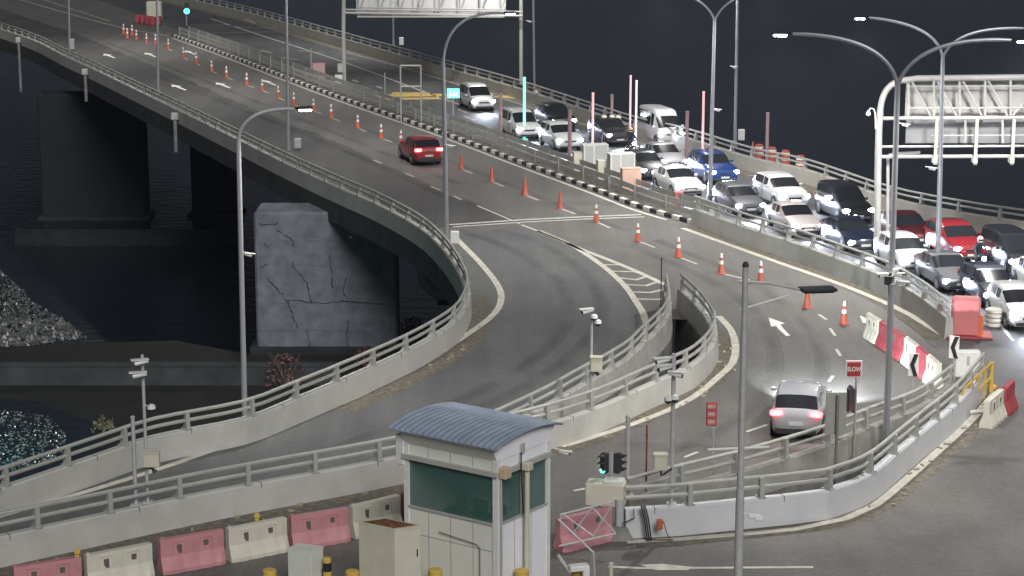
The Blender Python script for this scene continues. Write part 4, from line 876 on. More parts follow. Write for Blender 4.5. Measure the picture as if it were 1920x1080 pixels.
# ---------------------------------------------------------------- vehicles
def paint(name, col, metal=.0, rough=.32): return mat('paint_'+name, col, rough, metal, var=0, coat=.8)
P_white = paint('white', (.66, .66, .66)); P_silver = paint('silver', (.42, .43, .45), .3); P_black = paint('black', (.012, .013, .016)); P_dark = paint('dark_grey', (.035, .037, .042), .2)
P_blue = paint('blue', (.012, .045, .2), .2); P_red = paint('red', (.25, .018, .025)); P_grey = paint('grey', (.15, .155, .17), .4); P_pearl = paint('pearl', (.58, .52, .52)); P_navy = paint('navy', (.012, .018, .04)); P_mar = paint('maroon', (.09, .012, .016))
SH = {
 'sedan': dict(L=4.55, W=1.78, r=.32, ax=(.88, 3.6), st=[(0, .42, .58, .58), (.08, .24, .7, .7), (.5, .2, .8, .8), (1.25, .2, .93, .93), (1.4, .2, .95, .95), (2.15, .2, .97, 1.38), (2.25, .2, .97, 1.42), (2.75, .2, .98, 1.46), (2.84, .2, .98, 1.46), (3.35, .2, 1.0, 1.4), (3.45, .2, 1.0, 1.37), (4.05, .2, 1.04, 1.06), (4.42, .22, 1.03, 1.03), (4.52, .3, .9, .9), (4.55, .42, .7, .7)], ws=(4, 5), rw=(10, 11), sw=((6, 7), (8, 9))),
 'hatch': dict(L=4.1, W=1.72, r=.32, ax=(.8, 3.35), st=[(0, .42, .6, .6), (.07, .24, .74, .74), (.45, .2, .88, .88), (.95, .2, .99, .99), (1.08, .2, 1.01, 1.01), (1.85, .2, 1.03, 1.42), (1.98, .2, 1.03, 1.49), (2.5, .2, 1.04, 1.53), (2.6, .2, 1.04, 1.53), (3.3, .2, 1.06, 1.5), (3.62, .2, 1.07, 1.45), (3.95, .22, 1.08, 1.12), (4.04, .24, 1.0, 1.0), (4.1, .36, .78, .78)], ws=(4, 5), rw=(10, 11), sw=((6, 7), (8, 9))),
 'suv': dict(L=4.5, W=1.84, r=.36, ax=(.88, 3.62), st=[(0, .46, .7, .7), (.07, .28, .86, .86), (.4, .25, 1.0, 1.0), (1.15, .25, 1.08, 1.08), (1.28, .25, 1.1, 1.1), (1.95, .25, 1.12, 1.55), (2.08, .25, 1.12, 1.61), (2.65, .25, 1.13, 1.66), (2.75, .25, 1.13, 1.66), (3.55, .25, 1.14, 1.64), (4.0, .25, 1.15, 1.58), (4.36, .27, 1.15, 1.18), (4.45, .3, 1.05, 1.05), (4.5, .42, .8, .8)], ws=(4, 5), rw=(10, 11), sw=((6, 7), (8, 9))),
 'mpv': dict(L=4.65, W=1.78, r=.33, ax=(.85, 3.75), st=[(0, .45, .66, .66), (.07, .26, .84, .84), (.35, .22, .97, .97), (.8, .22, 1.06, 1.06), (.92, .22, 1.08, 1.08), (1.75, .22, 1.08, 1.68), (1.9, .22, 1.08, 1.75), (2.55, .22, 1.08, 1.82), (2.65, .22, 1.08, 1.82), (3.7, .22, 1.1, 1.8), (4.3, .22, 1.1, 1.74), (4.55, .25, 1.12, 1.25), (4.61, .3, 1.05, 1.05), (4.65, .42, .8, .8)], ws=(4, 5), rw=(10, 11), sw=((6, 7), (8, 9))),
 'van': dict(L=5.1, W=1.9, r=.34, ax=(.75, 3.9), st=[(0, .45, .74, .74), (.06, .28, .95, .95), (.25, .25, 1.08, 1.08), (.42, .25, 1.14, 1.14), (.52, .25, 1.18, 1.18), (1.15, .25, 1.2, 1.92), (1.45, .25, 1.2, 2.2), (2.0, .25, 1.2, 2.28), (2.1, .25, 1.2, 2.28), (4.4, .25, 1.2, 2.27), (4.95, .25, 1.2, 2.22), (5.06, .28, 1.2, 1.3), (5.08, .32, 1.05, 1.05), (5.1, .42, .8, .8)], ws=(4, 5), rw=(10, 11), sw=((6, 7), (8, 9))),
}
def ring(W, x, zl, zb, zt, L_, cab):
    w = W/2; f = 1.0
    e = min(x, L_-x); f = 1-.16*max(0, 1-e/.42)**2-.05*max(0, 1-e/1.2)
    w *= f; m_ = (zl+zb)/2
    pts = [(0, zl), (.84*w, zl), (.97*w, zl+.1), (w, m_), (.985*w, zb-.1), (.93*w, zb)]
    if zt-zb > .03:
        hh = zt-zb; k = min(1, hh/.45); pts += [((.93-.11*k)*w, zb+hh*.8), ((.93-.2*k)*w, zt-.015), (.36*w, zt+.012), (0, zt+.015)]
    else: pts += [(.86*w, zb+.012), (.68*w, zb+.03), (.36*w, zb+.045), (0, zb+.05)]
    return pts
PARTS = {}
def car(kind, pnt, px, py, slope, label, name='car', cat='car', front=True, lights=True, head=None, scale=1.0, es=1, rack=False, hl=None):
    """px, py: pixel of the middle of the footprint on the road; slope: image slope of its lane; front: faces down the picture"""
    d = SH[kind]; L_, W = d['L'], d['W']; c = U(px, py).to_2d()
    dr = (U(px+30, py+slope*30).to_2d()-U(px-30, py-slope*30).to_2d()).normalized()
    if not front: dr = -dr
    rz = math.atan2(-dr.y, -dr.x)-R(5)          # local +x runs from nose to tail
    t = thing(name, label, cat, (c.x, c.y, .006), rz, group='vehicles on the bridge'); t.scale = (scale,)*3
    X0 = L_/2
    rings = []
    for (x, zl, zb, zt) in d['st']:
        h = ring(W, x, zl, zb, zt, L_, 0); rings.append([(x-X0, y, z) for y, z in h]+[(x-X0, -y, z) for y, z in reversed(h[1:-1])])
    k = len(rings[0])
    def strips(i, j): return (i, j)
    parts = {}
    for i in range(len(rings)-1):
        for j in range(k):
            j2 = (j+1) % k; q = [rings[i][j], rings[i+1][j], rings[i+1][j2], rings[i][j2]]; key = 'body'
            js = min(j, k-1-j) if j < k else j
            up = js in (6, 7, 8)
            if (i, i+1) == d['ws'] and up: key = 'windscreen'
            elif (i, i+1) == d['rw'] and up: key = 'rear_window'
            elif js == 5 and any(i == a for a, b in d['sw']): key = 'side_window%d%s' % (i, j < k//2)
            elif js == 5 and i == 9 and kind in ('mpv', 'van', 'suv'): key = 'side_window9%s' % (j < k//2)
            parts.setdefault(key, []).append(q)
    parts['body'].append(list(reversed(rings[0]))); parts['body'].append(rings[-1])
    for key, qs in parts.items():
        m = MB(); idx = {}
        for q in qs:
            f = []
            for v in q:
                r_ = tuple(round(a, 5) for a in v)
                if r_ not in idx: idx[r_] = len(m.v); m.v.append(Vector(v))
                f.append(idx[r_])
            ff = []
            for a in f:
                if a not in ff: ff.append(a)
            if len(ff) > 2: m.f.append(ff); m.m.append(0)
        nm = key if not key.startswith('side') else 'side_window'
        if nm == 'body': o = m.build('body', pnt, t, smooth=True)
        else:
            o = m.build(nm, M_glass, t, smooth=False)
            for p in o.data.polygons: p.use_smooth = True
    w = W/2; zc = d['st'][1][2]
    for ax in d['ax']:
        for s in (-1, 1):
            m = MB(); m.lathe([(d['r']-.04, -.11), (d['r'], -.09), (d['r'], .09), (d['r']-.04, .11)], (ax-X0, s*(w-.1), d['r']), 18, 'Y'); wh = m.build('wheel', M_black, t, smooth=True)
            m = MB(); q = s*(w+.012); m.lathe([(.2, -.012), (.19, .006), (.06, .012)], (ax-X0, q, d['r']), 12, 'Y'); m.build('rim', M_chrome, wh) if True else None
            m = MB(); ra = d['r']+.06
            pts = [(ax-X0+ra*math.cos(a_), s*(w-.005), max(.22, d['r']+ra*math.sin(a_))) for a_ in [2*PI*j/20 for j in range(20)]]
            m.extr(pts, (0, s*.012, 0)); m.build('wheel_arch', M_dark, t)
    hz = zc-.08; tz = d['st'][-3][2]-.13
    for s in (-1, 1):
        m = MB(); m.bbox((.12-X0, s*.74*w, hz), (.24, .4, .18), .05, s*R(18)); m.build('headlight', M_head if lights and front else mat('headlight_off', (.3, .32, .35), .15, var=0), t)
        m = MB(); m.bbox((L_-X0-(.06 if not front else .1), s*.74*w, tz), (.2 if not front else .12, .46 if not front else .3, .2 if not front else .14), .04, -s*R(14)); o = m.build('taillight', M_tail if not front else M_tailq, t)
        if not front:
            m = MB(); m.bbox((L_-X0+.0, s*.73*w, tz), (.12, .28, .1), .03, -s*R(14)); m.build('bulb', M_tailoff, o)
        m = MB(); m.bbox((d['st'][5][0]-X0-.25, s*(w+.08), d['st'][5][2]+.05), (.12, .2, .13), .03); m.build('mirror', pnt, t)
    if lights and front:
        l = bpy.data.lights.new('headlight_beam', 'SPOT'); l.energy = 1000; l.spot_size = R(95); l.spot_blend = .9; l.shadow_soft_size = .35; l.color = (.72, .8, 1)
        lo = bpy.data.objects.new('headlight_beam', l); S.collection.objects.link(lo); lo.parent = t; lo.location = (-X0-.25, 0, hz); lo.rotation_euler = Vector((-1, 0, -.34)).to_track_quat('-Z', 'Y').to_euler()
    m = MB(); m.bbox((-X0+.05, 0, hz-.08), (.12, W*.42, .12), .02); m.build('grille', M_dark, t)
    m = MB(); m.bbox((-X0+.045, 0, .36), (.14, W*.72, .14), .03); m.build('lower_grille', M_dark, t)
    m = MB(); m.box((-X0-.02, 0, .48), (.02, .5, .11)); m.build('number_plate', M_plate, t)
    m = MB(); m.box((X0+.012, 0, .6 if kind in ('sedan', 'hatch') else .66), (.02, .5, .11)); m.build('number_plate', M_plate, t)
    m = MB(); m.bbox((X0-.05, 0, .4), (.2, W*.78, .26), .04); m.build('rear_bumper_insert', M_dark, t)
    if rack:
        for s in (-1, 1): m = MB(); m.tube([(-.5, s*.6*w, d['st'][7][3]+.03), (.9, s*.6*w, d['st'][9][3]+.03)], .02, 6); m.build('roof_rail', M_chrome, t)
    return t
car('mpv', P_white, 893, 203, .36, 'white minivan at the head of the traffic, alone before the yellow road marks', 'minivan', 'minivan')
car('mpv', P_white, 975, 255, .36, 'white minivan behind the turquoise lit post', 'minivan', 'minivan')
car('suv', P_black, 1040, 240, .33, 'black off-roader half hidden behind the two white vehicles', 'off_roader', 'suv')
car('suv', P_white, 1050, 277, .36, 'white off-roader beside the tall grey cabinets', 'off_roader', 'suv')
car('suv', P_dark, 1142, 267, .33, 'dark off-roader with pale roof domes between the slim posts', 'off_roader', 'suv')
car('van', P_white, 1237, 265, .33, 'white high roofed passenger van beside the sea parapet', 'passenger_van', 'van', scale=.98)
car('sedan', P_silver, 1243, 312, .36, 'silver sedan directly below the white van', 'sedan', 'sedan', lights=True)
car('hatch', P_dark, 1207, 330, .36, 'dark small car at the left end of the queue behind the cabinets', 'small_car', 'small car')
car('sedan', P_white, 1270, 360, .37, 'white sedan beside the crash rail, left of the forked median lamp', 'sedan', 'sedan')
car('suv', P_blue, 1335, 337, .36, 'bright blue off-roader behind the forked median lamp', 'off_roader', 'suv')
car('hatch', P_grey, 1383, 397, .38, 'grey hatchback between the white sedan and the pinkish one', 'hatchback', 'hatchback')
car('suv', P_white, 1462, 383, .36, 'white crossover in the middle of the queue beside the black minivan', 'off_roader', 'suv')
car('sedan', P_pearl, 1487, 433, .42, 'pinkish white sedan close behind the median parapet', 'sedan', 'sedan')
car('mpv', P_black, 1580, 408, .38, 'black minivan with many side windows right of the white crossover', 'minivan', 'minivan')
car('sedan', P_navy, 1592, 462, .42, 'dark blue sedan behind the rails, right of the pinkish sedan', 'sedan', 'sedan')
car('sedan', P_mar, 1697, 452, .42, 'dark maroon sedan behind the post of the right gantry', 'sedan', 'sedan')
car('hatch', P_white, 1692, 500, .46, 'white hatchback between the gantry post and the far forked lamp', 'hatchback', 'hatchback')
car('suv', P_red, 1790, 480, .42, 'red off-roader in the queue right of the far forked lamp', 'off_roader', 'suv')
car('sedan', P_grey, 1772, 533, .5, 'grey sedan with both headlights on at the foot of the far forked lamp', 'sedan', 'sedan')
car('mpv', P_black, 1893, 502, .45, 'black minivan at the right edge above the dark hatchback', 'minivan', 'minivan')
car('hatch', P_navy, 1852, 563, .52, 'dark hatchback with glaring headlights before the last white car', 'hatchback', 'hatchback')
car('hatch', P_white, 1905, 603, .6, 'white hatchback nearest the camera at the right edge', 'hatchback', 'hatchback')
car('sedan', P_white, 1955, 545, .5, 'white sedan cut off by the right edge', 'sedan', 'sedan')
car('suv', P_red, 787, 302, .41, 'red off-roader driving away alone on the coned lanes with tail lights on', 'off_roader', 'suv', front=False)
# silver hatchback coming off the ramp: nose up and right
tt = car('suv', paint('pale_silver', (.42, .43, .45), .2), 1499, 797, .41, 'silver hatchback driving away beside the SLOW sign with brake lights on', 'hatchback', 'hatchback', front=False, scale=.97)
c0 = U(1499, 797); dr = (U(1575, 735)-c0).normalized(); dd = Vector((.2, 1, 0)).normalized(); tt.rotation_euler = (0, 0, math.atan2(-dd.y, -dd.x))
for s in (-1, 1):
    l = bpy.data.lights.new('headlight_beam', 'SPOT'); l.energy = 4200; l.spot_size = R(80); l.spot_blend = .7; l.shadow_soft_size = .08; l.color = (.86, .95, 1)
    lo = bpy.data.objects.new('headlight_beam', l); S.collection.objects.link(lo); lo.parent = tt; lo.location = (-2.4, .6*s, .75); lo.rotation_euler = Vector((-1, .3 if s > 0 else .15, -.17)).to_track_quat('-Z', 'Y').to_euler()
# motorcycles and riders between the cars
def biker(px, py, slope, hcol, lab, label):
    c = U(px, py).to_2d(); dr = (U(px+30, py+slope*30).to_2d()-U(px-30, py-slope*30).to_2d()).normalized(); rz = math.atan2(-dr.y, -dr.x)-R(6)
    t = thing('motorcycle', label, 'motorcycle', (c.x, c.y, .006), rz, group='motorcycles in the queue')
    for x in (-.62, .62):
        m = MB(); m.lathe([(.24, -.05), (.3, -.03), (.3, .03), (.24, .05)], (x, 0, .3), 16, 'Y'); o = m.build('wheel', M_black, t, smooth=True); m = MB(); m.lathe([(.2, -.02), (.2, .02)], (x, 0, .3), 12, 'Y'); m.build('rim', M_chrome, o)
    m = MB(); m.tube([(.62, 0, .3), (.2, 0, .42), (-.1, 0, .4)], .05, 6); m.bbox((0, 0, .42), (.42, .26, .3), .06); m.build('engine_frame', M_dark, t)
    m = MB(); m.tube([(-.38, 0, .86), (-.15, 0, .84), (.05, 0, .76)], [.1, .15, .1], 10); m.tube([(-.45, 0, .98), (-.62, 0, .6)], [.1, .13], 8); m.build('fairing', P_navy, t, smooth=True)
    m = MB(); m.bbox((.32, 0, .76), (.62, .25, .1), .04); m.build('seat', M_black, t)
    m = MB(); m.tube([(-.62, 0, .3), (-.5, 0, .9)], .035, 8); m.build('front_fork', M_chrome, t)
    m = MB(); m.tube([(-.3, -.34, 1.02), (-.44, -.12, .98), (-.44, .12, .98), (-.3, .34, 1.02)], .02, 6); m.build('handlebar', M_dark, t)
    m = MB(); m.lathe([(.09, -.03), (.1, .03)], (-.66, 0, .84), 12, 'X'); m.build('headlight', M_head, t)
    # rider: one skinned body
    me = bpy.data.meshes.new('person'); V = [(.3, 0, .86), (.22, 0, 1.12), (.12, 0, 1.36), (.1, 0, 1.47), (.08, 0, 1.56)]; E = [(0, 1), (1, 2), (2, 3), (3, 4)]; RR = [.15, .14, .15, .06, .09]
    for s_ in (-1, 1):
        b0 = len(V); V += [(.12, s_*.19, 1.36), (-.02, s_*.27, 1.14), (-.27, s_*.31, 1.05), (-.33, s_*.3, 1.03)]; RR += [.075, .055, .042, .05]; E += [(2, b0), (b0, b0+1), (b0+1, b0+2), (b0+2, b0+3)]
        b1 = len(V); V += [(.24, s_*.13, .84), (-.12, s_*.22, .74), (.06, s_*.2, .36), (-.06, s_*.2, .3)]; RR += [.1, .075, .055, .05]; E += [(0, b1), (b1, b1+1), (b1+1, b1+2), (b1+2, b1+3)]
    me.from_pydata([Vector(v) for v in V], E, []); o = bpy.data.objects.new('person', me); S.collection.objects.link(o); o.location = (c.x, c.y, .006); o.rotation_euler = (0, 0, rz)
    sk = o.modifiers.new('skin', 'SKIN')
    for i, d_ in enumerate(me.skin_vertices[0].data): d_.radius = (RR[i], RR[i]); d_.use_root = (i == 0)
    sb = o.modifiers.new('sub', 'SUBSURF'); sb.levels = 1; sb.render_levels = 1; me.materials.append(mat('dark_jacket', (.03, .035, .05), .7, var=.2, sc=5))
    tag(o, lab, 'person', 'riders on motorcycles')
    m = MB(); m.lathe([(.02, -.15), (.1, -.14), (.135, -.05), (.14, .03), (.11, .11), (.05, .15), (0, .155)], (.07, 0, 1.62), 14); m.build('helmet', hcol, o, smooth=True)
    m = MB(); m.bbox((-.05, 0, 1.6), (.06, .2, .09), .02); m.build('visor', M_glass, o)
    m = MB()
    for s_ in (-1, 1): m.bbox((-.34, s_*.3, 1.04), (.1, .09, .07), .02)
    m.build('glove', M_black, o)
biker(1183, 291, .36, mat('helmet_yellow', (.75, .62, .25), .3, var=0), 'rider in dark clothes with a yellow helmet leaning to the handlebar', 'dark motorcycle in front of the dark off-roader with roof domes')
biker(1836, 513, .5, mat('helmet_white', (.75, .75, .75), .3, var=0), 'rider in dark clothes with a white helmet between the red off-roader and black minivan', 'dark motorcycle beside the red off-roader')
for o in [x for x in S.objects if x.get('label', '').startswith('dark off-roader with pale')]:
    for (x, y) in ((.2, .3), (.15, -.25), (-.2, -.55)):
        m = MB(); m.lathe([(.2, 0), (.17, .08), (.08, .14), (0, .15)], (x, y, 1.66), 12); m.build('roof_dome', mat('dome_cream', (.75, .7, .55), .4, var=0), o, smooth=True)
# ---------------------------------------------------------------- guard booth
zs = 2.3
cA, cB, cC = U(765, 950, zs).to_2d(), U(931, 988, zs).to_2d(), U(1045, 957, zs).to_2d()
u = (cA-cB).normalized(); v = Vector((-u.y, u.x)); v = v if v.dot(cC-cB) > 0 else -v
Lw = (cA-cB).length; Dw = (cC-cB).dot(v)/1.0; Dw = max(Dw, 2.35)
def bp_(a, b_, z): q = cB+u*a+v*b_; return Vector((q.x, q.y, z))
bt = thing('guard_booth', 'raised white guard booth with curved blue ribbed roof and green windows', 'booth', bp_(Lw/2, Dw/2, 0), world=True)
zf, zw0, zw1 = .9, HT(bp_(0, 0, 0), 985), HT(bp_(0, 0, 0), 893)
ze = HT(bp_(0, 0, 0), 868)+.05
M_bw = mat('booth_panel', (.78, .79, .72), .5, var=.05, sc=1.2, sc2=2.5, dirt=(.64, .64, .55), streak=.2); M_bs = mat('booth_lit_side_panel', (.86, .86, .9), .5, var=.04, sc=1.5)  # side panel made paler, the light on that face put into its colour
def wallq(a0, b0, a1, b1, z0, z1, th, mt_, nm='wall'):
    p0, p1 = bp_(a0, b0, 0).to_2d(), bp_(a1, b1, 0).to_2d(); d = (p1-p0).normalized(); nn = Vector((-d.y, d.x))*th/2
    m = MB(); m.prism([p0+nn, p0-nn, p1-nn, p1+nn], z0, z1); return m.build(nm, mt_, bt)
wallq(0, 0, Lw, 0, .0, zw0, .08, M_bw); wallq(0, .045, 0, Dw-.045, .0, zw0, .08, M_bs); wallq(Lw, .045, Lw, Dw-.045, 0, ze+.1, .08, M_bw); wallq(.045, Dw, Lw-.045, Dw, 0, ze+.1, .08, M_bs)
wallq(0, 0, Lw, 0, zw1, ze+.1, .08, M_bw); wallq(0, .045, 0, Dw-.045, zw1, ze+.1, .08, M_bs)
m = MB(); q = [bp_(.05, .05, 0).to_2d(), bp_(Lw-.05, .05, 0).to_2d(), bp_(Lw-.05, Dw-.05, 0).to_2d(), bp_(.05, Dw-.05, 0).to_2d()]; m.prism(q, zf-.1, zf); m.build('floor_plate', M_grey, bt)
# seams
m = MB()
for a in (.25, .5, .75):
    for (z0, z1) in ((.05, zw0-.06), (zw1+.14, ze+.0)):
        p = bp_(Lw*a, -.044, (z0+z1)/2); m.box(p, (.012, .006, z1-z0), math.atan2(u.y, u.x))
for a in (.33, .66): p = bp_(-.044, Dw*a, zw0/2); m.box(p, (.006, .012, zw0-.1), math.atan2(u.y, u.x))
p = bp_(Lw/2, -.046, zw0-.75); m.box(p, (Lw-.1, .006, .012), math.atan2(u.y, u.x)); m.build('panel_seam', M_stain, bt)
# corner posts, belt rail
for a, b_ in ((0, 0), (Lw, 0), (0, Dw), (Lw, Dw)): m = MB(); q = bp_(a, b_, ze/2); m.box(q, (.15, .15, ze+.06), math.atan2(u.y, u.x)); m.build('corner_post', M_white, bt)
m = MB(); th = math.atan2(u.y, u.x)
for z_ in (zw1+.06,): m.box(bp_(Lw/2, -.08, z_), (Lw+.2, .12, .13), th); m.box(bp_(-.08, Dw/2+.02, z_), (.12, Dw+.1, .13), th)
m.box(bp_(Lw/2, -.06, zw0+.02), (Lw-.16, .06, .05), th); m.box(bp_(-.06, Dw/2, zw0+.02), (.06, Dw-.16, .05), th); m.build('window_rail', M_grey, bt)
mg = bpy.data.materials.new('booth_glass'); mg.use_nodes = True; n = mg.node_tree; b = n.nodes['Principled BSDF']
b.inputs['Base Color'].default_value = (.08, .19, .165, 1); b.inputs['Roughness'].default_value = .05; b.inputs['Alpha'].default_value = .42; b.inputs['Specular IOR Level'].default_value = .8
o = wallq(.08, 0, Lw-.08, 0, zw0, zw1, .012, mg, 'window'); o = wallq(0, .08, 0, Dw*.46, zw0, zw1, .012, mg, 'window'); wallq(0, Dw*.52, 0, Dw-.08, zw0, zw1, .012, mg, 'window')
wallq(0, Dw*.46, 0, Dw*.52, zw0, zw1, .06, M_grey, 'mullion')
m = MB(); m.bbox(bp_(Lw*.5, Dw*.35, zw0-.15), (1.5, .5, .06), .02, th); m.bbox(bp_(Lw*.38, Dw*.35, zw0+.12), (.5, .06, .34), .02, th); m.bbox(bp_(Lw*.2, Dw*.4, zw0+.05), (.35, .35, .3), .05, th); m.bbox(bp_(Lw*.65, Dw*.5, zw0+.0), (.4, .4, .45), .1, th); m.build('desk_and_chair', M_dark, bt)
# flared fascia
def frust(off0, z0, off1, z1, nm, mt_):
    A = [(-off0, -off0), (Lw+off0, -off0), (Lw+off0, Dw+off0), (-off0, Dw+off0)]; B_ = [(-.05, -off1), (Lw+.05, -off1), (Lw+.05, Dw+off1), (-.05, Dw+off1)]
    vs = [bp_(a, b_, z0) for a, b_ in A]+[bp_(a, b_, z1) for a, b_ in B_]; m = MB(); m.add(vs, [(0, 1, 5, 4), (1, 2, 6, 5), (2, 3, 7, 6), (3, 0, 4, 7)]); return m.build(nm, mt_, bt)
z2 = ze+.44
frust(.05, ze, .3, z2, 'fascia', M_bw)
# barrel roof along u
n_a = 14; cx = Dw/2; half = Dw/2+.38; rise = .2
def arcp(t_, r_=0): 
    a = PI*(.0+t_)*.62+PI*.19; rr = half/math.cos(PI*.19); return cx-math.cos(a)*rr*(1+r_), z2-.02+(math.sin(a)-math.sin(PI*.19))*rise/(1-math.sin(PI*.19))+r_*.5
m = MB(); a0, a1 = -.28, Lw+.35; nr = int((a1-a0)/.04); vs = []
for i in range(nr+1):
    a = a0+(a1-a0)*i/nr; rib = .05 if i % 5 in (0,) else 0
    for j in range(n_a+1): b_, z = arcp(j/n_a, 0); vs.append(bp_(a, b_, z+rib))
m.add(vs, [(i*(n_a+1)+j, (i+1)*(n_a+1)+j, (i+1)*(n_a+1)+j+1, i*(n_a+1)+j+1) for i in range(nr) for j in range(n_a)])
o = m.build('roof', mat('blue_roof', (.33, .39, .49), .45, metal=.3, var=.2, sc=1.5), bt); so_ = o.modifiers.new('solid', 'SOLIDIFY'); so_.thickness = .03
for aa in (-.06, Lw+.06):
    m = MB(); pts = [bp_(aa, arcp(j/n_a)[0]*.94+cx*.06, arcp(j/n_a)[1]-.03) for j in range(n_a+1)]+[bp_(aa, Dw+.04, ze), bp_(aa, -.04, ze)]
    m.add(pts, [tuple(range(len(pts)))]); m.build('gable', M_bs, bt)
# trims on the booth
m = MB(); m.bbox(bp_(-.16, .12, zw1+.1), (.3, .3, .3), .02, th); m.build('electric_box', mat('tan_box', (.55, .45, .3), .7, var=.08), bt)
m = MB(); m.tube([bp_(-.12, .04, zw1-.05), bp_(-.13, .06, 1.9), bp_(-.13, .05, .3)], .03, 6); m.build('conduit', M_grey, bt)
m = MB(); m.bbox(bp_(-.1, Dw*.45, ze+.12), (.06, .18, .26), .01, th); m.build('lamp_bracket', M_grey, bt)
m = MB(); m.bbox(bp_(Lw+.2, .1, ze-.22), (.3, .4, .85), .03, th); m.build('side_cabinet', M_white, bt)
m = MB(); m.tube([bp_(Lw*.62, -.1, zw0-.52), bp_(Lw*.2, -.1, zw0-.62), bp_(Lw*.16, -.1, zw0-.7), bp_(Lw*.16, -.1, .2)], .013, 6); m.build('handrail', mat('handrail_brown', (.16, .13, .11), .7, var=.2), bt)
m = MB(); m.tube([bp_(-.25, Dw*.45, .0), bp_(-.25, Dw*.45, zw1-.02)], .075, 10); m.bbox(bp_(-.25, Dw*.45, zw1+.06), (.26, .24, .22), .02, th); m.build('standpipe', M_cream, bt, smooth=True)
m = MB(); m.tube([bp_(-.17, Dw*.38, ze+.05), bp_(-.19, Dw*.37, zw1-.1), bp_(-.21, Dw*.4, zw0+.1)], .022, 6); m.build('cable', M_black, bt)
m = MB(); p = onplane(1005, 801, (cC.y+cB.y)/2+.8); m.bbox(p+Vector((.2, .2, .02)), (.34, .16, .07), .02); m.build('roof_fixture', M_dark, bt)
# stair handrail and gate of tubes
t = thing('stair_handrail', 'grey tubular stair rail sloping down from the right side of the guard booth', 'handrail', U(1110, 1110), world=True)
Yr = U(1100, 1110).y
m = MB(); m.tube([onplane(1046, 973, Yr+.2), onplane(1113, 1036, Yr)], .03, 8); m.tube([onplane(1113, 1036, Yr), onplane(1116, 1110, Yr)], .03, 8); m.tube([onplane(1108, 1040, Yr+.3), onplane(1110, 1110, Yr+.3)], .03, 8); m.tube([onplane(1046, 1040, Yr+.2), onplane(1075, 1082, Yr)], .05, 8); m.build('rail', M_galv, t, smooth=True)
Yg = U(1150, 1022).y-.9
t = thing('tubular_gate', 'galvanised tubular lattice gate in front of the pink plastic barrier', 'gate', U(1155, 1022), world=True)
m = MB(); G = lambda x, y: onplane(x, y, Yg)
for pl in ([(1050, 965), (1150, 940)], [(1048, 1024), (1155, 1000)]): m.tube([G(*pl[0]), G(*pl[1])], .03, 8)
m.build('chord', M_galv, t)
m = MB()
for pl in ([(1055, 963), (1112, 1005)], [(1112, 1005), (1150, 942)], [(1076, 998), (1110, 951)], [(1110, 951), (1153, 998)], [(1050, 975), (1056, 962)]): m.tube([G(*pl[0]), G(*pl[1])], .025, 8)
m.build('brace', M_galv, t)
b_ = U(1161, 1008); t = thing('gate_post', 'thick steel gate post on a concrete foot at the parapet end', 'gate post', b_, world=True)
m = MB(); m.tube([(b_.x, b_.y, .3), (b_.x, b_.y, HT(b_, 936))], .13, 12); m.build('shaft', M_galv, t, smooth=True)
m = MB(); m.add([(b_.x-.35, b_.y-.35, 0), (b_.x+.4, b_.y-.35, 0), (b_.x+.4, b_.y+.35, 0), (b_.x-.35, b_.y+.35, 0), (b_.x-.2, b_.y-.2, .38), (b_.x+.22, b_.y-.2, .38), (b_.x+.22, b_.y+.2, .38), (b_.x-.2, b_.y+.2, .38)], [(4, 5, 6, 7), (0, 1, 5, 4), (1, 2, 6, 5), (2, 3, 7, 6), (3, 0, 4, 7)]); m.build('foot', M_stain, t)
m = MB()
for dx in (0, .06, .12): m.tube([onplane(1202+dx*60, 948, b_.y-.3), onplane(1208+dx*60, 970, b_.y-.35), onplane(1214+dx*60, 1014, b_.y-.4)], .025, 6)
m.tube([onplane(1188, 955, b_.y-.3), onplane(1189, 972, b_.y-.3), onplane(1168, 981, b_.y-.3)], .02, 6); m.tube([onplane(1214, 1010, b_.y-.4), onplane(1235, 1012, b_.y-.4), onplane(1262, 1012, b_.y-.4)], .015, 6)
tag(m.build('black_cables', M_black), 'bundle of black cables down the left end of the pale parapet', 'cables')
t = thing('orange_valve', 'orange and white fitting with a cable loop on the pale parapet foot', 'fitting', onplane(1237, 985, b_.y-.4), world=True)
m = MB(); m.bbox(onplane(1237, 983, b_.y-.4), (.18, .15, .3), .02); m.build('valve_body', M_orange, t); m = MB(); m.tube([onplane(1244, 978, b_.y-.4), onplane(1250, 1000, b_.y-.4), onplane(1256, 1010, b_.y-.4)], .015, 6); m.build('hose', M_black, t)
# white controller cabinet behind the gate
b_ = U(1132, 1000); z0_, z1 = HT(b_, 945), HT(b_, 903)
t = thing('controller_cabinet', 'wide pale controller cabinet under the near traffic light', 'cabinet', (b_.x, b_.y, 0), world=True)
m = MB(); m.bbox((b_.x+.05, b_.y, (z0_+z1)/2), (1.15, .6, z1-z0_), .03, R(-12)); m.build('cabinet_body', M_cream, t); m = MB(); m.bbox((b_.x+.3, b_.y, z1+.04), (.6, .4, .1), .02, R(-12)); m.build('lid', M_white, t); m = MB(); m.box((b_.x, b_.y, z0_/2), (.3, .3, z0_)); m.build('stand', M_galv, t)
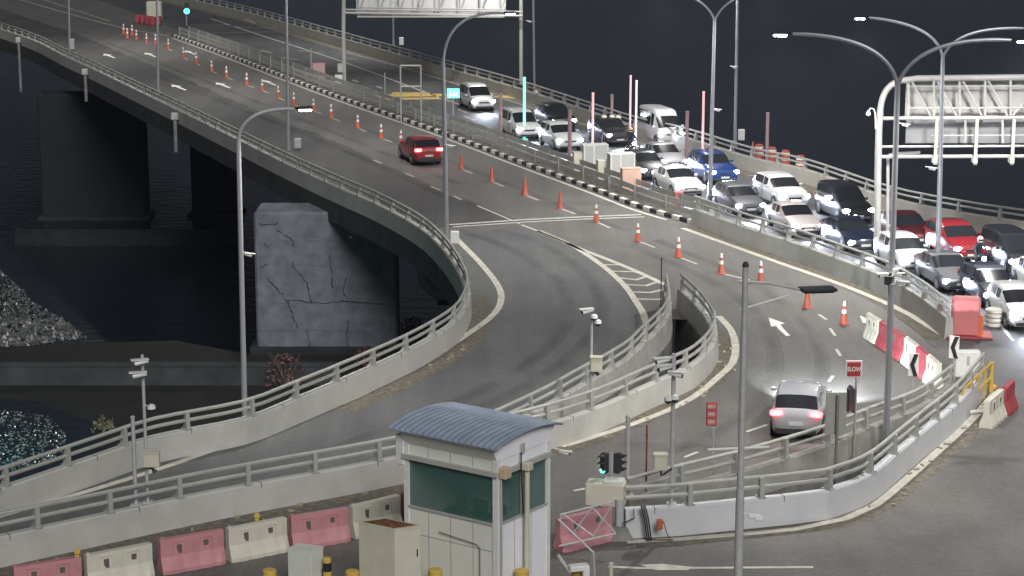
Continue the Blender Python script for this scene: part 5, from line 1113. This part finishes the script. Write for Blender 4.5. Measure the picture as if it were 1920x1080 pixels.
# ---------------------------------------------------------------- foreground cabinets and bollards
def cabinet(x0, xm, x1, yt0, lb, h, rust=False, mt_=M_cream):
    a, b_, c = U(x0, yt0[0], h), U(xm, yt0[1], h), U(x1, yt0[2], h); e = a+(c-b_)
    t = thing('utility_cabinet', lb, 'cabinet', (b_.x, b_.y, 0), world=True)
    m = MB(); m.prism([b_.to_2d(), c.to_2d(), e.to_2d(), a.to_2d()], 0, h-.05); m.build('cabinet_body', mt_, t, bev=.012)
    ctr = (b_+e)/2
    ex = lambda p, s_: (ctr+(p-ctr)*s_).to_2d()
    m = MB(); m.prism([ex(b_, 1.03), ex(c, 1.03), ex(e, 1.03), ex(a, 1.03)], h-.05, h); m.build('lid', mt_, t)
    if rust: m = MB(); m.prism([ex(b_, .85), ex(c, .85), ex(e, .85), ex(a, .85)], h, h+.006); m.build('rust_patch', M_rust, t)
    q = b_.lerp(c, .85); dirn = (c-b_).normalized(); nn = Vector((dirn.y, -dirn.x, 0)); m = MB(); m.box(q+nn*.02+Vector((0, 0, -.75)), (.03, .03, .2)); m.build('handle', M_black, t)
cabinet(672, 740, 789, (978, 992, 985), 'large cream cabinet with a rusty top in front of the guard booth', 2.3, True)
cabinet(539, 583, 606, (1027, 1033, 1024), 'small pale cabinet before the pink plastic barrier', 1.25, False, mat('pale_cabinet', (.62, .63, .57), .55, var=.05, sc=2))
bol = None
for i, (x, y, lb) in enumerate(((505, 1068, 'leftmost yellow bollard at the bottom edge'), (660, 1070, 'yellow bollard before the cream cabinet'), (816, 1067, 'yellow bollard in front of the booth window wall'), (978, 1068, 'dull yellow bollard at the booth corner beside the standpipe'), (1083, 1068, 'yellow bollard below the tipped white camera'), (613, 1046, 'black and yellow banded bollard beside the small pale cabinet'))):
    if bol is None:
        bol = thing('bollard', '', 'bollard'); m = MB(); m.lathe([(.19, 0), (.19, .98), (.17, 1.0), (0, 1.005)], n=16); m.build('shaft', M_yel, bol, smooth=True); m = MB(); m.lathe([(.193, 0), (.193, .25)], (0, 0, .45), 16); m.build('black_band', M_black, bol, smooth=True); o = bol
    else: o = copy_tree(bol)
    p = U(x, y, 1.0); o.location = (p.x, p.y, 0); o['label'] = lb; o['group'] = 'yellow bollards round the booth'
    if i == 5: o.scale = (.62, .62, 1); [setattr(ch, 'location', (0, 0, .18)) for ch in o.children if ch.name.startswith('black')]
p = U(1085, 1064, 1.2); t = thing('tipped_camera', 'white camera housing above the bottom edge beside the stair rail', 'camera', p, world=True)
m = MB(); m.bbox(p, (.55, .3, .16), .03, R(15)); m.bbox(p+Vector((.2, 0, -.15)), (.2, .2, .25), .03); m.build('housing', M_white, t)
m = MB(); m.tube([p+Vector((.2, 0, -.2)), (p.x+.2, p.y, 0)], .05, 8); m.build('stand', M_galv, t)
for (x, lb) in ((1145, 'pale slim stake at the bottom edge'), ):
    simple_post((x, 1120), 1058, lb, .06, M_cream)
# ---------------------------------------------------------------- ripple facets standing in for light glints on the water at lower left
def in_poly(x, y, P):
    c = False; j = len(P)-1
    for i in range(len(P)):
        if (P[i][1] > y) != (P[j][1] > y) and x < (P[j][0]-P[i][0])*(y-P[i][1])/(P[j][1]-P[i][1])+P[i][0]: c = not c
        j = i
    return c
RP = [(-120, 480), (0, 508), (45, 545), (58, 565), (95, 585), (130, 610), (162, 632), (60, 648), (-120, 655)]
m = MB(); cnt = 0
while cnt < 3400:
    x, y = random.uniform(-120, 165), random.uniform(480, 655)
    if not in_poly(x, y, RP) : continue
    if random.random() > .35+.65*(y-480)/170: cnt += 1; continue
    p = U(x, y, -13.65); s_ = random.uniform(.06, .2)*(1.3 if y > 600 else .9); a = random.random()*6
    vs = [p+Vector((math.cos(a+k*1.57)*s_*random.uniform(.6, 1.2), math.sin(a+k*1.57)*s_*random.uniform(.6, 1.2), random.uniform(-.05, .05))) for k in range(4)]+[p+Vector((random.uniform(-.04, .04), random.uniform(-.04, .04), s_*random.uniform(.6, 1.3)))]
    m.add(vs, [(0, 1, 4), (1, 2, 4), (2, 3, 4), (3, 0, 4)]); cnt += 1
tag(m.build('glinting_ripples', mat('ripple_glint', (.085, .09, .09), .3, var=.9, sc=3)), 'small ripples glinting grey on the dark water at the left edge', 'water ripples', kind='stuff')  # pale raised facets imitate light reflected by the water
RP2 = [(-150, 760), (25, 770), (70, 775), (92, 780), (122, 812), (125, 838), (100, 865), (60, 878), (-150, 900)]
m = MB(); m.sheet([US([(-400, 745), (60, 750), (170, 790), (230, 850), (60, 930), (-400, 1000)], -8.9)], -8.9); structure('tidal_pool', m, msea)
b_ = U(30, 860, -8.9); m = MB(); cnt = 0
while cnt < 2300:
    x, y = random.uniform(-150, 128), random.uniform(760, 900)
    if not in_poly(x, y, RP2) or random.random() > .3+.7*abs(math.sin(x*.09+y*.05)): cnt += .3; continue
    cnt += 1; p = U(x, y, -8.86); s_ = random.uniform(.02, .075); a = random.random()*6
    vs = [p+Vector((math.cos(a+k*1.57)*s_*random.uniform(.6, 1.3), math.sin(a+k*1.57)*s_*random.uniform(.6, 1.3), 0)) for k in range(4)]+[p+Vector((0, 0, s_*random.uniform(.5, 1.3)))]
    m.add(vs, [(0, 1, 4), (1, 2, 4), (2, 3, 4), (3, 0, 4)])
tag(m.build('sparkling_ripples', mat('ripple_sparkle', (.2, .23, .23), .12, var=.9, sc=2.5, spec=1)), 'sparkling ripples with white and turquoise glints behind the left parapet', 'water ripples', kind='stuff')  # pale glossy crests, glitter partly put into their colour and shape
l = bpy.data.lights.new('green_glow', 'POINT'); l.energy = 500; l.color = (.1, 1, .85); l.shadow_soft_size = .15
lo = bpy.data.objects.new('green_glow', l); S.collection.objects.link(lo); lo.location = onplane(-120, 790, b_.y-2.5)
# ---------------------------------------------------------------- night haze
m = MB(); m.box((0, 500, 8), (1300, 1300, 60)); o = m.build('haze', None); 
o.data.materials.clear()
mh = bpy.data.materials.new('night_haze'); mh.use_nodes = True; n = mh.node_tree; n.nodes.remove(n.nodes['Principled BSDF'])
v_ = n.nodes.new('ShaderNodeVolumePrincipled'); v_.inputs['Density'].default_value = .00018; v_.inputs['Color'].default_value = (.8, .88, 1, 1); v_.inputs['Anisotropy'].default_value = .3
n.links.new(v_.outputs[0], n.nodes['Material Output'].inputs['Volume']); o.data.materials.append(mh); o['kind'] = 'stuff'
S.cycles.volume_bounces = 0
